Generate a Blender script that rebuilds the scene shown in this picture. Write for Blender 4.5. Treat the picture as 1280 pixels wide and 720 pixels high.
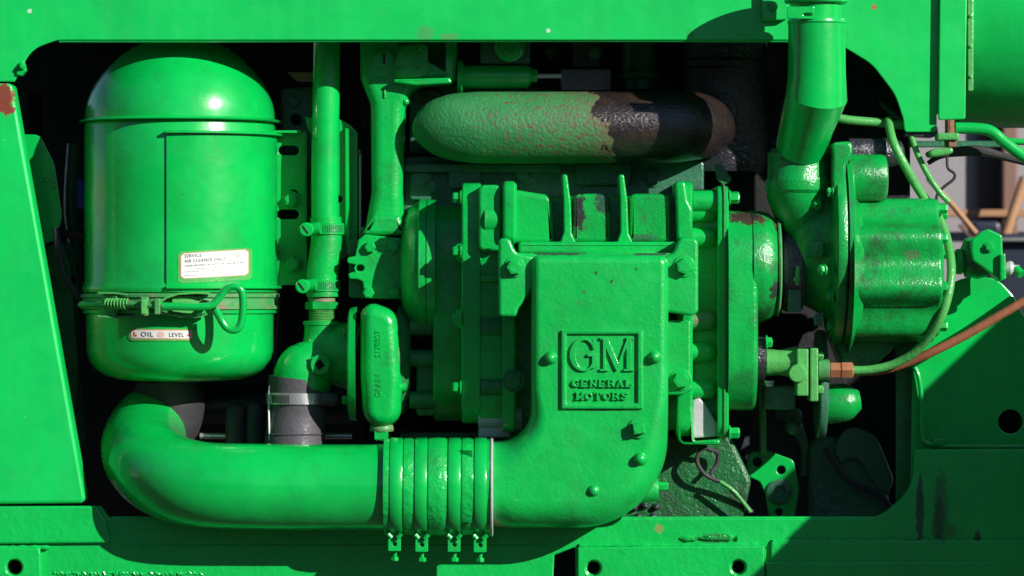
import bpy, bmesh, math, random
from mathutils import Vector, Matrix, Quaternion
from mathutils.geometry import tessellate_polygon
random.seed(7)
for o in list(bpy.data.objects): bpy.data.objects.remove(o)
SC = bpy.context.scene
R = math.radians
PI = math.pi

# ------------------------------------------------------------ camera, sky, sun, exposure
DIST = 5000.0                                   # mm from the lens to the side sheet of the machine
cam = bpy.data.cameras.new('camera'); camo = bpy.data.objects.new('camera', cam)
SC.collection.objects.link(camo); SC.camera = camo
camo.location = (0, -DIST/1000, 0); camo.rotation_euler = (R(90), 0, 0)
cam.sensor_width = 36; cam.lens = 36*DIST/1280.0; cam.clip_start = 0.05; cam.clip_end = 500
cam.dof.use_dof = True; cam.dof.focus_distance = 4.97; cam.dof.aperture_fstop = 6.3
SUN = Vector((1.15, -1.0, 0.68)).normalized()   # direction towards the sun
w = bpy.data.worlds.new('World'); SC.world = w; w.use_nodes = True
nt = w.node_tree; sky = nt.nodes.new('ShaderNodeTexSky'); sky.sky_type = 'NISHITA'; sky.sun_disc = False
sky.sun_elevation = math.asin(SUN.z); sky.sun_rotation = math.atan2(SUN.x, SUN.y)
sky.dust_density = 0.2; sky.ozone_density = 4.0; sky.air_density = 1.2
nt.links.new(sky.outputs[0], nt.nodes['Background'].inputs[0]); nt.nodes['Background'].inputs[1].default_value = 0.06
sl = bpy.data.lights.new('sun', 'SUN'); sl.energy = 5.0; sl.angle = R(0.5); sl.color = (1, .965, .91)
so = bpy.data.objects.new('sun', sl); SC.collection.objects.link(so)
so.rotation_euler = SUN.to_track_quat('Z', 'Y').to_euler()
SC.view_settings.view_transform = 'Standard'; SC.view_settings.look = 'None'
SC.view_settings.exposure = 0.30; SC.view_settings.gamma = 1; SC.view_settings.use_curve_mapping = False

# ------------------------------------------------------------ space helpers: photograph millimetres -> metres
def P(x, y, d, ref=None):
    k = (DIST + (d if ref is None else ref))/DIST
    return Vector(((x-640)*k, d, (360-y)*k))*0.001
COL = SC.collection
ORG = {}
def thing(name, label, cat, at, group=None):
    o = bpy.data.objects.new(name, None); COL.objects.link(o)
    o.location = P(*at); o.empty_display_size = .02
    o['label'] = label; o['category'] = cat
    if group: o['group'] = group
    ORG[o.name] = P(*at); return o
def finish(me, mat, angle=34):
    caps = [p.index for p in me.polygons if p.material_index == 1]
    for p in me.polygons: p.use_smooth = True; p.material_index = 0
    me.set_sharp_from_angle(angle=R(angle))
    for i in caps: me.polygons[i].use_smooth = False
    me.materials.append(mat)
def part(name, bm, mat, parent, angle=34):
    o0 = ORG[parent.name]
    bmesh.ops.translate(bm, verts=bm.verts, vec=-o0)
    me = bpy.data.meshes.new(name); bm.normal_update(); bm.to_mesh(me); bm.free()
    finish(me, mat, angle)
    o = bpy.data.objects.new(name, me); COL.objects.link(o); o.parent = parent
    ORG[o.name] = o0; return o
def solo(name, bm, mat, label, cat, group=None, kind=None, angle=34):
    c = sum((v.co for v in bm.verts), Vector())/len(bm.verts)
    bmesh.ops.translate(bm, verts=bm.verts, vec=-c)
    me = bpy.data.meshes.new(name); bm.normal_update(); bm.to_mesh(me); bm.free()
    finish(me, mat, angle)
    o = bpy.data.objects.new(name, me); COL.objects.link(o); o.location = c; ORG[o.name] = c
    if kind: o['kind'] = kind
    else: o['label'] = label; o['category'] = cat
    if group: o['group'] = group
    return o
def join(*bms):
    a = bms[0]
    for b in bms[1:]:
        me = bpy.data.meshes.new('t'); b.to_mesh(me); a.from_mesh(me); b.free(); bpy.data.meshes.remove(me)
    return a
# ------------------------------------------------------------ outline helpers
def rp(pts, n=6):
    """rounded polygon: (x, y[, r])"""
    out = []; N = len(pts)
    for i, p in enumerate(pts):
        r = p[2] if len(p) > 2 else 0
        a = Vector(p[:2])
        if r <= 0: out.append(a); continue
        q = Vector(pts[i-1][:2]); s = Vector(pts[(i+1) % N][:2])
        u = (q-a); v = (s-a); lu, lv = u.length, v.length; u.normalize(); v.normalize()
        ang = u.angle(v); t = min(r/math.tan(ang/2), lu*.5 if len(pts[i-1])>2 and pts[i-1][2] else lu*.98,
                                  lv*.5 if len(pts[(i+1)%N])>2 and pts[(i+1)%N][2] else lv*.98)
        A = a+u*t; B = a+v*t; rr = t*math.tan(ang/2)
        c = a + (u+v).normalized()*(rr/math.sin(ang/2))
        a0 = math.atan2(A.y-c.y, A.x-c.x); a1 = math.atan2(B.y-c.y, B.x-c.x)
        da = (a1-a0+PI) % (2*PI)-PI
        for k in range(n+1):
            th = a0+da*k/n; out.append(Vector((c.x+rr*math.cos(th), c.y+rr*math.sin(th))))
    return out
def circ(x, y, r, n=24, ry=None):
    return [Vector((x+r*math.cos(2*PI*k/n), y+(ry or r)*math.sin(2*PI*k/n))) for k in range(n)]
def slot(x, y, hw, r, n=8, vert=False):
    o = [Vector((hw*(1 if k <= n else -1) + r*math.cos(-PI/2+PI*k/n + (0 if k <= n else -PI/n)), r*math.sin(-PI/2+PI*k/n + (0 if k <= n else -PI/n)))) for k in range(2*n+2)]
    if vert: o = [Vector((p.y, p.x)) for p in o]
    return [Vector((p.x+x, p.y+y)) for p in o]
def area(p): return .5*sum(p[i-1].x*p[i].y-p[i].x*p[i-1].y for i in range(len(p)))
def clean(p):
    q = []
    for a in p:
        a = Vector(a[:2])
        if not q or (a-q[-1]).length > 1e-3: q.append(a)
    if (q[0]-q[-1]).length < 1e-3: q.pop()
    return q
def offs(p, wf):
    out = []; N = len(p)
    for i in range(N):
        a, b, c = p[i-1], p[i], p[(i+1) % N]
        d1 = (b-a).normalized(); d2 = (c-b).normalized()
        n1 = Vector((-d1.y, d1.x)); n2 = Vector((-d2.y, d2.x))
        m = n1+n2
        m = n1 if m.length < 1e-4 else m.normalized()
        s = min(1/max(m.dot(n1), .4), 2.2)
        out.append(b+m*(wf(b)*s))
    return out
def prism(outer, t0, t1, fn, bev=1.0, holes=(), segs=2, wt=None, back=0.0):
    """solid between t0 (front, rounded by bev) and t1; fn(u, v, t) -> metres"""
    bm = bmesh.new()
    wf = bev if callable(bev) else (lambda q: bev)
    sg = 1 if t1 > t0 else -1
    loops = []
    for i, p in enumerate([outer]+list(holes)):
        p = clean(p)
        if (area(p) < 0) == (i == 0): p.reverse()
        loops.append(p)
    fronts = []; backs = []
    for p in loops:
        N = len(p); rings = []
        ws = [wf(q) for q in p]
        if max(ws) <= 0: segs = 0
        for k in range(segs+1):
            a = (PI/2)*k/segs if segs else 0
            # angle from the side (0) to the front (90)
            f = 1-math.cos(a) if segs else 0
            op = offs(p, lambda q, f=f: wf(q)*f) if f else p
            rings.append([bm.verts.new(fn(op[j].x, op[j].y, t0+sg*((wt if wt else 1)*ws[j])*(1-math.sin(a) if segs else 0))) for j in range(N)])
            if k == segs: fronts.append((op, rings[-1]))
        if back:
            r1 = [bm.verts.new(fn(q.x, q.y, t1-sg*back)) for q in p]
            bo = offs(p, lambda q: back)
            r0 = [bm.verts.new(fn(q.x, q.y, t1)) for q in bo]
            allr = [r0, r1]+rings; backs.append((bo, r0))
        else:
            r0 = [bm.verts.new(fn(q.x, q.y, t1)) for q in p]
            allr = [r0]+rings; backs.append((p, r0))
        for ra, rb in zip(allr, allr[1:]):
            for j in range(N):
                try: bm.faces.new((ra[j], ra[(j+1) % N], rb[(j+1) % N], rb[j]))
                except ValueError: pass
    for caps, flip in ((fronts, False), (backs, True)):
        vs = [v for _, r in caps for v in r]
        if len(caps) == 1 and False: pass
        tris = tessellate_polygon([[Vector((q.x, q.y, 0)) for q in p] for p, _ in caps])
        for t in tris:
            try:
                f = bm.faces.new([vs[i] for i in t]); f.material_index = 1
            except ValueError: pass
    bmesh.ops.recalc_face_normals(bm, faces=bm.faces)
    return bm
def PY(outer, d0, d1, bev=1.0, **k):            # outline seen from the front, solid runs away from the viewer
    return prism(outer, d0, d1, lambda u, v, t: P(u, v, t, d0), bev, **k)
def PX(outer, x0, x1, ref, bev=1.0, **k):       # outline in (depth, height), solid runs sideways; x0 is the rounded end
    return prism(outer, x0, x1, lambda u, v, t: P(t, v, u, ref), bev, **k)
def PZ(outer, y0, y1, ref, bev=1.0, **k):       # outline in (x, depth)
    return prism(outer, y0, y1, lambda u, v, t: P(u, t, v, ref), bev, **k)
def lathe(prof, ax, c, seg=48, ref=None, cap=True):
    """prof: (position along axis in px, radius); ax X/Y/Z; c: the two other coordinates"""
    bm = bmesh.new(); rings = []
    for h, r in prof:
        ring = []
        for k in range(seg):
            a = 2*PI*k/seg; u, v = r*math.cos(a), r*math.sin(a)
            if ax == 'X': q = P(h, c[0]+v, c[1]+u, c[1] if ref is None else ref)
            elif ax == 'Z': q = P(c[0]+u, h, c[1]+v, c[1] if ref is None else ref)
            else: q = P(c[0]+u, c[1]+v, h, h if ref is None else ref)
            ring.append(bm.verts.new(q))
        rings.append(ring)
    for a, b in zip(rings, rings[1:]):
        for k in range(seg): bm.faces.new((a[k], a[(k+1) % seg], b[(k+1) % seg], b[k]))
    if cap:
        bm.faces.new(rings[0]).material_index = 1; bm.faces.new(rings[-1]).material_index = 1
    bmesh.ops.recalc_face_normals(bm, faces=bm.faces)
    return bm
def smooth_path(pts, n=8):
    out = []
    q = [pts[0]]+list(pts)+[pts[-1]]
    for i in range(1, len(q)-2):
        a, b, c, d = [Vector(v) for v in q[i-1:i+3]]
        for k in range(n):
            t = k/n
            out.append(.5*((2*b)+(c-a)*t+(2*a-5*b+4*c-d)*t*t+(-a+3*b-3*c+d)*t**3))
    out.append(Vector(pts[-1])); return out
def tube(pts, r, seg=16, n=8, smooth=True, cap=True):
    """pts: (x, y, depth[, r])"""
    full = [tuple(p)+((r,) if len(p) < 4 else ()) for p in pts]
    v4 = smooth_path([Vector(p) for p in full], n) if smooth else [Vector(p) for p in full]
    c = [P(p[0], p[1], p[2]) for p in v4]; rad = [p[3]*.001 for p in v4]
    bm = bmesh.new(); rings = []
    t = (c[1]-c[0]).normalized(); up = Vector((0, -1, .3)).normalized()
    nrm = (up-t*up.dot(t)).normalized()
    for i, p in enumerate(c):
        t2 = (c[min(i+1, len(c)-1)]-c[max(i-1, 0)]).normalized()
        nrm = (nrm-t2*nrm.dot(t2)).normalized(); b = t2.cross(nrm)
        rings.append([bm.verts.new(p+(nrm*math.cos(2*PI*k/seg)+b*math.sin(2*PI*k/seg))*rad[i]) for k in range(seg)])
    for a, b in zip(rings, rings[1:]):
        for k in range(seg): bm.faces.new((a[k], a[(k+1) % seg], b[(k+1) % seg], b[k]))
    if cap:
        bm.faces.new(rings[0]); bm.faces.new(rings[-1])
    bmesh.ops.recalc_face_normals(bm, faces=bm.faces)
    return bm
DIRS = {'-Y': (0, -1, 0), '+Y': (0, 1, 0), '+X': (1, 0, 0), '-X': (-1, 0, 0), '+Z': (0, 0, 1), '-Z': (0, 0, -1)}
CACHE = {}
def mm_lathe(prof, seg):
    bm = bmesh.new(); rings = []
    for z, r, hexa in prof:
        rings.append([bm.verts.new((r*math.cos(2*PI*k/seg), r*math.sin(2*PI*k/seg), z)) for k in range(seg)])
    for a, b in zip(rings, rings[1:]):
        for k in range(seg): bm.faces.new((a[k], a[(k+1) % seg], b[(k+1) % seg], b[k]))
    bm.faces.new(rings[0]); bm.faces.new(rings[-1])
    return bm
def bolt(parent, x, y, d, way='-Y', r=9, h=8, mat=None, name='bolt', washer=True, sides=6, stud=False, rot=None):
    key = (r, h, mat.name, washer, sides, stud)
    if key not in CACHE:
        s = .001; bm = bmesh.new()
        if washer: bm = join(bm, mm_lathe([(0, r*1.28*s, 0), (1.6*s, r*1.28*s, 0), (2.2*s, r*1.2*s, 0)], 20))
        bm = join(bm, mm_lathe([(0, r*s, 1), ((h*.85)*s, r*s, 1), (h*s, r*.86*s, 1)], sides))
        bm = join(bm, mm_lathe([((h-.6)*s, r*.7*s, 1), ((h+.5)*s, r*.62*s, 1)], 18))
        if stud: bm = join(bm, mm_lathe([(0, r*.5*s, 1), (h*1.9*s, r*.5*s, 1), (h*2*s, r*.4*s, 1)], 12))
        bmesh.ops.recalc_face_normals(bm, faces=bm.faces)
        me = bpy.data.meshes.new('bolt'); bm.to_mesh(me); bm.free()
        for p in me.polygons: p.use_smooth = True
        me.set_sharp_from_angle(angle=R(25)); me.materials.append(mat); CACHE[key] = me
    o = bpy.data.objects.new(name, CACHE[key]); COL.objects.link(o); o.parent = parent
    o.location = P(x, y, d)-ORG[parent.name]
    z = Vector(DIRS[way]) if isinstance(way, str) else Vector(way).normalized()
    q = z.to_track_quat('Z', 'Y') @ Quaternion((0, 0, 1), random.uniform(0, 1.05) if rot is None else rot)
    o.rotation_mode = 'QUATERNION'; o.rotation_quaternion = q
    return o
def dome(parent, x, y, d, r=8, h=6, mat=None, name='rivet'):
    key = ('dome', r, h, mat.name)
    if key not in CACHE:
        s = .001
        bm = mm_lathe([(-.001, r*1.25*s, 0), (.4*s, r*1.12*s, 0), (1.4*s, r*s, 0), (h*.6*s, r*.92*s, 0), (h*.88*s, r*.65*s, 0), (h*s, r*.25*s, 0)], 20)
        bmesh.ops.recalc_face_normals(bm, faces=bm.faces)
        me = bpy.data.meshes.new('rivet'); bm.to_mesh(me); bm.free()
        for p in me.polygons: p.use_smooth = True
        me.materials.append(mat); CACHE[key] = me
    o = bpy.data.objects.new(name, CACHE[key]); COL.objects.link(o); o.parent = parent
    o.location = P(x, y, d)-ORG[parent.name]; o.rotation_euler = (R(90), 0, 0); return o
def text_bm(body, size, fn, extrude=.4, offset=0.0, width=None, align='CENTER', space=1.0):
    """lettering as a mesh; fn(u, v, t) maps text millimetres (v up, t out) to metres"""
    cu = bpy.data.curves.new('lettering', 'FONT'); cu.body = body; cu.size = size; cu.extrude = extrude
    cu.offset = offset; cu.align_x = align; cu.space_character = space; cu.resolution_u = 3
    ob = bpy.data.objects.new('lettering', cu); COL.objects.link(ob)
    dg = bpy.context.evaluated_depsgraph_get(); dg.update()
    me = bpy.data.meshes.new_from_object(ob.evaluated_get(dg))
    bm = bmesh.new(); bm.from_mesh(me)
    bpy.data.objects.remove(ob); bpy.data.curves.remove(cu); bpy.data.meshes.remove(me)
    if width:
        xs = [v.co.x for v in bm.verts]; wd = max(xs)-min(xs)
        for v in bm.verts: v.co.x *= width/wd
    for v in bm.verts: v.co = fn(v.co.x, v.co.y, v.co.z)
    for f in bm.faces: f.material_index = 0
    bmesh.ops.recalc_face_normals(bm, faces=bm.faces)
    return bm

# ------------------------------------------------------------ materials
def newmat(name):
    m = bpy.data.materials.new(name); m.use_nodes = True; t = m.node_tree
    return m, t, t.nodes['Principled BSDF']
def N(t, typ, **kw):
    n = t.nodes.new(typ)
    for k, v in kw.items():
        if k in n.inputs: n.inputs[k].default_value = v
        else: setattr(n, k, v)
    return n
def mixc(t, fac, a, b):
    m = N(t, 'ShaderNodeMix', data_type='RGBA')
    for s, v in ((0, fac), (6, a), (7, b)):
        if isinstance(v, bpy.types.NodeSocket): t.links.new(v, m.inputs[s])
        else: m.inputs[s].default_value = v if s == 0 else (*v, 1)
    return m.outputs[2]
def mth(t, op, a, b=0.0, c=0.0, clamp=False):
    m = N(t, 'ShaderNodeMath', operation=op, use_clamp=clamp)
    for s, v in ((0, a), (1, b), (2, c)):
        if isinstance(v, bpy.types.NodeSocket): t.links.new(v, m.inputs[s])
        else: m.inputs[s].default_value = v
    return m.outputs[0]
def noise(t, pos, scale, detail=4, rough=.55, stretch=None):
    if stretch:
        mp = N(t, 'ShaderNodeMapping'); mp.inputs['Scale'].default_value = stretch
        t.links.new(pos, mp.inputs[0]); pos = mp.outputs[0]
    n = N(t, 'ShaderNodeTexNoise', Scale=scale, Detail=detail, Roughness=rough)
    t.links.new(pos, n.inputs['Vector']); return n.outputs['Fac']
def ramp(t, fac, lo, hi):
    m = N(t, 'ShaderNodeMapRange'); m.inputs[1].default_value = lo; m.inputs[2].default_value = hi
    t.links.new(fac, m.inputs[0]); return m.outputs[0]
def paint(name, base=(.001, .43, .066), rough=.32, fine=(260, .12), wave=(26, .10), grime=0.25, grime_col=(.012, .06, .02),
          spots=(), speck=.5, coat=.35, streak=0.0, dust=.18, wet=0.0, metallic=0.0):
    m, t, b = newmat(name)
    g = N(t, 'ShaderNodeNewGeometry'); pos = g.outputs['Position']
    c = mixc(t, ramp(t, noise(t, pos, 9, 5), .3, .7), tuple(v*.88 for v in base), tuple(min(1, v*1.07) for v in base))
    # dusty, chalky veil
    c = mixc(t, mth(t, 'MULTIPLY', ramp(t, noise(t, pos, 17, 8, .65), .52, .75), dust), c, (base[0]+.03, min(1, base[1]*1.12+.04), base[2]+.07))
    if streak:
        c = mixc(t, mth(t, 'MULTIPLY', ramp(t, noise(t, pos, 1, 5, .6, (70, 70, 3.5)), .5, .8), streak), c, (base[0]+.09, min(1, base[1]*1.15+.05), base[2]+.12))
    gm = mth(t, 'MULTIPLY', ramp(t, noise(t, pos, 21, 9, .7), .50, .66), grime)
    c = mixc(t, gm, c, grime_col)
    dr_ = mth(t, 'MULTIPLY', ramp(t, noise(t, pos, 1, 6, .65, (95, 95, 6)), .56, .72), grime*.55)
    c = mixc(t, dr_, c, (base[0]+.004, base[1]*.38, base[2]*.5))
    # pin-prick dirt
    sp = ramp(t, noise(t, pos, 340, 2, .5), .70, .76)
    sp = mth(t, 'MULTIPLY', mth(t, 'MULTIPLY', sp, ramp(t, noise(t, pos, 30, 3), .48, .62)), speck)
    c = mixc(t, sp, c, (.015, .05, .02))
    ch = mth(t, 'MULTIPLY', ramp(t, noise(t, pos, 150, 3, .6), .765, .775), min(1, speck*1.6))
    c = mixc(t, ch, c, (.40, .55, .38))
    rg = mth(t, 'MULTIPLY_ADD', gm, .25, rough)
    rg = mth(t, 'ADD', rg, mth(t, 'MULTIPLY', ramp(t, noise(t, pos, 40, 6), .35, .7), .10))
    for (x, y, d, r, col, *st) in spots:
        q = P(x, y, d)
        vd = N(t, 'ShaderNodeVectorMath', operation='DISTANCE'); 
        if st:
            vm = N(t, 'ShaderNodeVectorMath', operation='MULTIPLY'); t.links.new(pos, vm.inputs[0]); vm.inputs[1].default_value = (1, 1, 1/st[0])
            t.links.new(vm.outputs[0], vd.inputs[0]); q = Vector((q.x, q.y, q.z/st[0]))
        else: t.links.new(pos, vd.inputs[0])
        vd.inputs[1].default_value = q
        dd = mth(t, 'MULTIPLY_ADD', noise(t, pos, 130, 6, .7), r*.0022, vd.outputs['Value'])
        f = ramp(t, dd, r*.00215, r*.00195)
        c = mixc(t, f, c, col); rg = mth(t, 'MULTIPLY_ADD', f, .3, rg)
    t.links.new(c, b.inputs['Base Color'])
    t.links.new(rg, b.inputs['Roughness'])
    b.inputs['Coat Weight'].default_value = coat; b.inputs['Specular IOR Level'].default_value = .38; b.inputs['Coat Roughness'].default_value = .13
    b.inputs['Metallic'].default_value = metallic
    if base[1] < .01: b.inputs['Specular IOR Level'].default_value = .08
    b1 = N(t, 'ShaderNodeBump', Strength=wave[1], Distance=.008); t.links.new(noise(t, pos, wave[0], 3), b1.inputs['Height'])
    b2 = N(t, 'ShaderNodeBump', Strength=fine[1], Distance=.003); t.links.new(noise(t, pos, fine[0], 4, .6), b2.inputs['Height'])
    t.links.new(b1.outputs[0], b2.inputs['Normal'])
    t.links.new(b2.outputs[0], b.inputs['Normal']); t.links.new(b2.outputs[0], b.inputs['Coat Normal'])
    return m
RUST = (.20, .045, .022); BARE = (.36, .33, .30); ORANGE = (.45, .12, .04); PALE = (.45, .62, .47); BLACK = (.012, .014, .013)
M = {}
M['sheet'] = paint('green_sheet_paint', base=(.003, .52, .092), streak=.10, grime=.10, wave=(9, .25), fine=(300, .05), rough=.34, spots=[
    (2, 121, -2, 17, RUST), (37, 14, 0, 3, PALE), (8, 134, -2, 10, RUST), (1093, 9, 0, 3.5, ORANGE), (532, 42, 0, 11, (.03, .36, .08)), (562, 46, 0, 12, (.05, .33, .08), .4),
    (862, 42, 0, 5, (.01, .36, .06)), (685, 38, 0, 3, PALE)])
M['clean'] = paint('green_smooth_paint', base=(.001, .46, .072), rough=.24, wave=(11, .22), fine=(240, .05), grime=.2, coat=.9)
M['cast'] = paint('green_casting_paint', rough=.28, fine=(210, .22), wave=(30, .16), grime=.35, coat=.4)
M['housing'] = paint('green_smooth_casting_paint', rough=.34, fine=(260, .22), wave=(24, .22), grime=.22, coat=.6, dust=.45, spots=[(700, 317, -80, 40, (.02, .06, .03), .06), (812, 318, -80, 26, (.02, .06, .03), .07), (755, 512.5, -101, 30, (.01, .16, .03), .05), 
    (745, 341, -101, 2.2, (.02, .08, .02)), (764, 352, -101, 2.4, (.02, .07, .02)), (795, 336, -101, 1.6, (.02, .06, .02)), (730, 365, -101, 2.6, (.02, .2, .04)),
    (724, 378, -101, 4, (.01, .3, .05)), (620, 650, -60, 22, (.17, .20, .08))])
M['oily'] = paint('oily_green_casting_paint', base=(.001, .33, .052), rough=.25, fine=(320, .30), wave=(45, .12), grime=.85, coat=.6, speck=.9, spots=[(722, 262, -30, 10, BLACK, 3.0), (756, 250, -30, 14, (.01, .07, .03), 1.6), (735, 306, -62, 16, BLACK, .5), (945, 268, -40, 26, (.06, .03, .022), .5), (930, 268, -20, 20, BLACK, .5), (968, 300, -20, 14, (.05, .03, .02), 1.5), (965, 355, -40, 12, (.02, .03, .02), 1.6), (1140, 318, -60, 12, (.05, .17, .05), .6), (800, 300, -40, 20, (.01, .12, .04), .5)])
M['frame'] = paint('green_frame_paint', base=(.002, .46, .074), rough=.30, fine=(120, .34), wave=(16, .22), grime=.12, coat=.45, spots=[
    (540+283, 661, 0, 6, (.16, .28, .06)), (1176, 640, 0, 10, (.02, .22, .055), 5), (1180, 664, 0, 20, (.03, .24, .05), .4), (1174, 652, 0, 6, (.03, .12, .045), 5), (1150, 640, 0, 5, (.02, .09, .04), 9), (1222, 690, 0, 5, (.02, .08, .03), 6), (893, 673, 0, 22, (.01, .20, .04), .3)])
M['shadegreen'] = paint('shaded_green_paint', base=(.02, .20, .055), rough=.42, fine=(150, .35), grime=.6, coat=.15)  # darker copy of the green for shaded parts, shade put into the colour
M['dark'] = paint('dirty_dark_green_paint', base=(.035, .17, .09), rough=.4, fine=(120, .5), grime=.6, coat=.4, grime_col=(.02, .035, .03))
M['moss'] = paint('oil_mottled_green_paint', base=(.008, .13, .03), rough=.35, fine=(260, .5), wave=(60, .3), grime=.95, coat=.3, grime_col=(.01, .03, .015), dust=.25, speck=.9)
M['drumpaint'] = paint('green_drum_paint_with_oil', base=(.001, .38, .058), rough=.22, fine=(240, .25), wave=(20, .2), grime=.5, coat=1.0, speck=.9, streak=.1, spots=[(935, 268, -30, 30, (.05, .03, .022), .45), (922, 290, -58, 9, (.008, .10, .025), 2.0)])
M['hosepaint'] = paint('green_painted_wrinkled_rubber', rough=.33, fine=(160, .35), wave=(45, .45), grime=.3, coat=.5, streak=.1, spots=[(533, 575, -112, 2.4, RUST)])
M['black2'] = paint('dull_blue_black_paint', base=(.03, .035, .05), rough=.4, fine=(120, .4), grime=.5, coat=.1, grime_col=(.01, .012, .012), dust=0)
M['black'] = paint('black_paint_gap_shade', base=(.011, .0125, .012), rough=.6, fine=(100, .4), grime=.5, coat=.0, grime_col=(.006, .005, .005), dust=.0)  # near-black base, also stands in for deep shade in gaps and holes
M['tar'] = paint('oil_soaked_black_iron', base=(.034, .033, .046), rough=.24, fine=(170, .8), wave=(60, .4), grime=.5, grime_col=(.02, .012, .008), coat=1.0, dust=0, speck=0)
M['rubber'] = paint('worn_black_rubber', base=(.035, .034, .037), rough=.55, fine=(200, .25), grime=.3, grime_col=(.05, .04, .035), coat=.0, dust=.0, speck=0)
M['rubber2'] = paint('grey_black_rubber', base=(.075, .07, .08), rough=.5, fine=(160, .3), grime=.35, grime_col=(.05, .045, .05), coat=.1, dust=.0, speck=.2)
M['steel'] = paint('scuffed_bright_steel', base=(.62, .62, .60), rough=.30, fine=(300, .08), grime=.25, grime_col=(.25, .23, .2), coat=0, dust=0, speck=.2, metallic=.8)
M['alu'] = paint('weathered_bare_aluminium', base=(.50, .49, .50), rough=.5, fine=(200, .25), grime=.35, grime_col=(.25, .19, .15), coat=0, dust=0, speck=.3, metallic=.15)
M['brass'] = paint('tarnished_copper_fitting', base=(.50, .21, .10), rough=.38, fine=(200, .15), grime=.4, grime_col=(.20, .08, .04), coat=.1, dust=0, speck=.2, metallic=.3)
M['copper'] = paint('painted_over_copper_line', base=(.30, .11, .055), rough=.42, fine=(150, .3), grime=.5, grime_col=(.16, .07, .035), coat=.2, dust=0, speck=.4)
M['rustmetal'] = paint('rusty_brown_steel', base=(.23, .10, .055), rough=.6, fine=(150, .4), grime=.4, grime_col=(.14, .08, .06), coat=0, dust=0, speck=.3)
M['rustgreen'] = paint('green_paint_rubbed_to_rust', base=(.05, .30, .08), rough=.42, fine=(180, .35), grime=.9, grime_col=(.24, .17, .12), coat=.15)
M['khaki'] = paint('faded_green_paint', base=(.08, .40, .09), rough=.35, fine=(180, .3), grime=.35, grime_col=(.08, .16, .05), coat=.3)
def flat(name, col, rough=.5):
    m, t, b = newmat(name)
    g = N(t, 'ShaderNodeNewGeometry')
    t.links.new(mixc(t, ramp(t, noise(t, g.outputs['Position'], 120, 5), .3, .7), tuple(v*.88 for v in col), col), b.inputs['Base Color'])
    b.inputs['Roughness'].default_value = rough; return m
M['decal'] = flat('white_decal_film', (.80, .80, .76), .35); M['ink'] = flat('black_print', (.03, .03, .03)); M['grey_ink'] = flat('faded_grey_print', (.42, .42, .42))
M['red_ink'] = flat('red_print', (.75, .12, .06)); M['orange_ink'] = flat('faded_orange_print', (.72, .36, .22)); M['pale_red'] = flat('faded_red_print', (.75, .5, .42))
M['gravel'] = flat('dark_yard_ground', (.055, .045, .038), .9); M['blocker'] = flat('dark_sky_blocker', (.045, .036, .026), .95); M['concrete'] = flat('pale_concrete', (.31, .29, .30), .8)
M['brown'] = flat('brown_painted_timber', (.22, .12, .09), .7); M['tan'] = flat('rusted_tan_bar', (.42, .22, .11), .7); M['blueblack'] = flat('blue_black_metal', (.02, .025, .045), .4)
M['bluecloth'] = flat('blue_cloth', (.06, .10, .55), .8); M['darkbrown'] = flat('dark_stained_board', (.07, .05, .045), .8)
def muffler_mat():
    m, t, b = newmat('scorched_manifold_coating')
    g = N(t, 'ShaderNodeNewGeometry'); pos = g.outputs['Position']
    sep = N(t, 'ShaderNodeSeparateXYZ'); t.links.new(pos, sep.inputs[0])
    green = mixc(t, ramp(t, noise(t, pos, 14, 6), .35, .68), (.010, .16, .04), (.035, .26, .075))
    xx = ramp(t, sep.outputs['X'], -.02, .13)
    redm = mth(t, 'MULTIPLY', ramp(t, mth(t, 'ADD', noise(t, pos, 170, 6, .65), mth(t, 'MULTIPLY', ramp(t, sep.outputs['X'], -.10, .12), .07)), .57, .65), ramp(t, sep.outputs['X'], -.08, -.0))
    green = mixc(t, redm, green, (.13, .075, .045))
    green = mixc(t, mth(t, 'MULTIPLY', xx, .45), green, (.11, .135, .065))
    dark = mixc(t, ramp(t, noise(t, pos, 40, 8, .7), .35, .7), (.011, .011, .015), (.045, .027, .018))
    dark = mixc(t, ramp(t, noise(t, pos, 260, 2), .68, .74), dark, (.12, .11, .13))
    edge = mth(t, 'ADD', sep.outputs['X'], mth(t, 'MULTIPLY_ADD', noise(t, pos, 30, 9, .72), .11, -.055))
    e2 = mth(t, 'MULTIPLY_ADD', sep.outputs['Z'], .25, edge)
    f = ramp(t, e2, .1645, .1652)
    rim = mth(t, 'MULTIPLY', ramp(t, e2, .146, .163), .6)
    green = mixc(t, rim, green, (.16, .115, .065))
    t.links.new(mixc(t, f, green, dark), b.inputs['Base Color'])
    t.links.new(mth(t, 'MULTIPLY_ADD', f, -.33, .55), b.inputs['Roughness'])
    t.links.new(mth(t, 'MULTIPLY', f, .7), b.inputs['Coat Weight'])
    b2 = N(t, 'ShaderNodeBump', Strength=.55, Distance=.003); t.links.new(noise(t, pos, 230, 5, .6), b2.inputs['Height'])
    b3 = N(t, 'ShaderNodeBump', Strength=1.0, Distance=.0022, invert=True); t.links.new(f, b3.inputs['Height']); t.links.new(b2.outputs[0], b3.inputs['Normal'])
    t.links.new(b3.outputs[0], b.inputs['Normal']); t.links.new(b3.outputs[0], b.inputs['Coat Normal'])
    return m
M['muffler'] = muffler_mat()

# ------------------------------------------------------------ setting: ground, yard wall behind
bm = bmesh.new()
for v in ((-60, -60), (60, -60), (60, 60), (-60, 60)): bm.verts.new((v[0], v[1], -1.15))
bm.faces.new(bm.verts); solo('ground', bm, M['gravel'], '', '', kind='structure')
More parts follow.
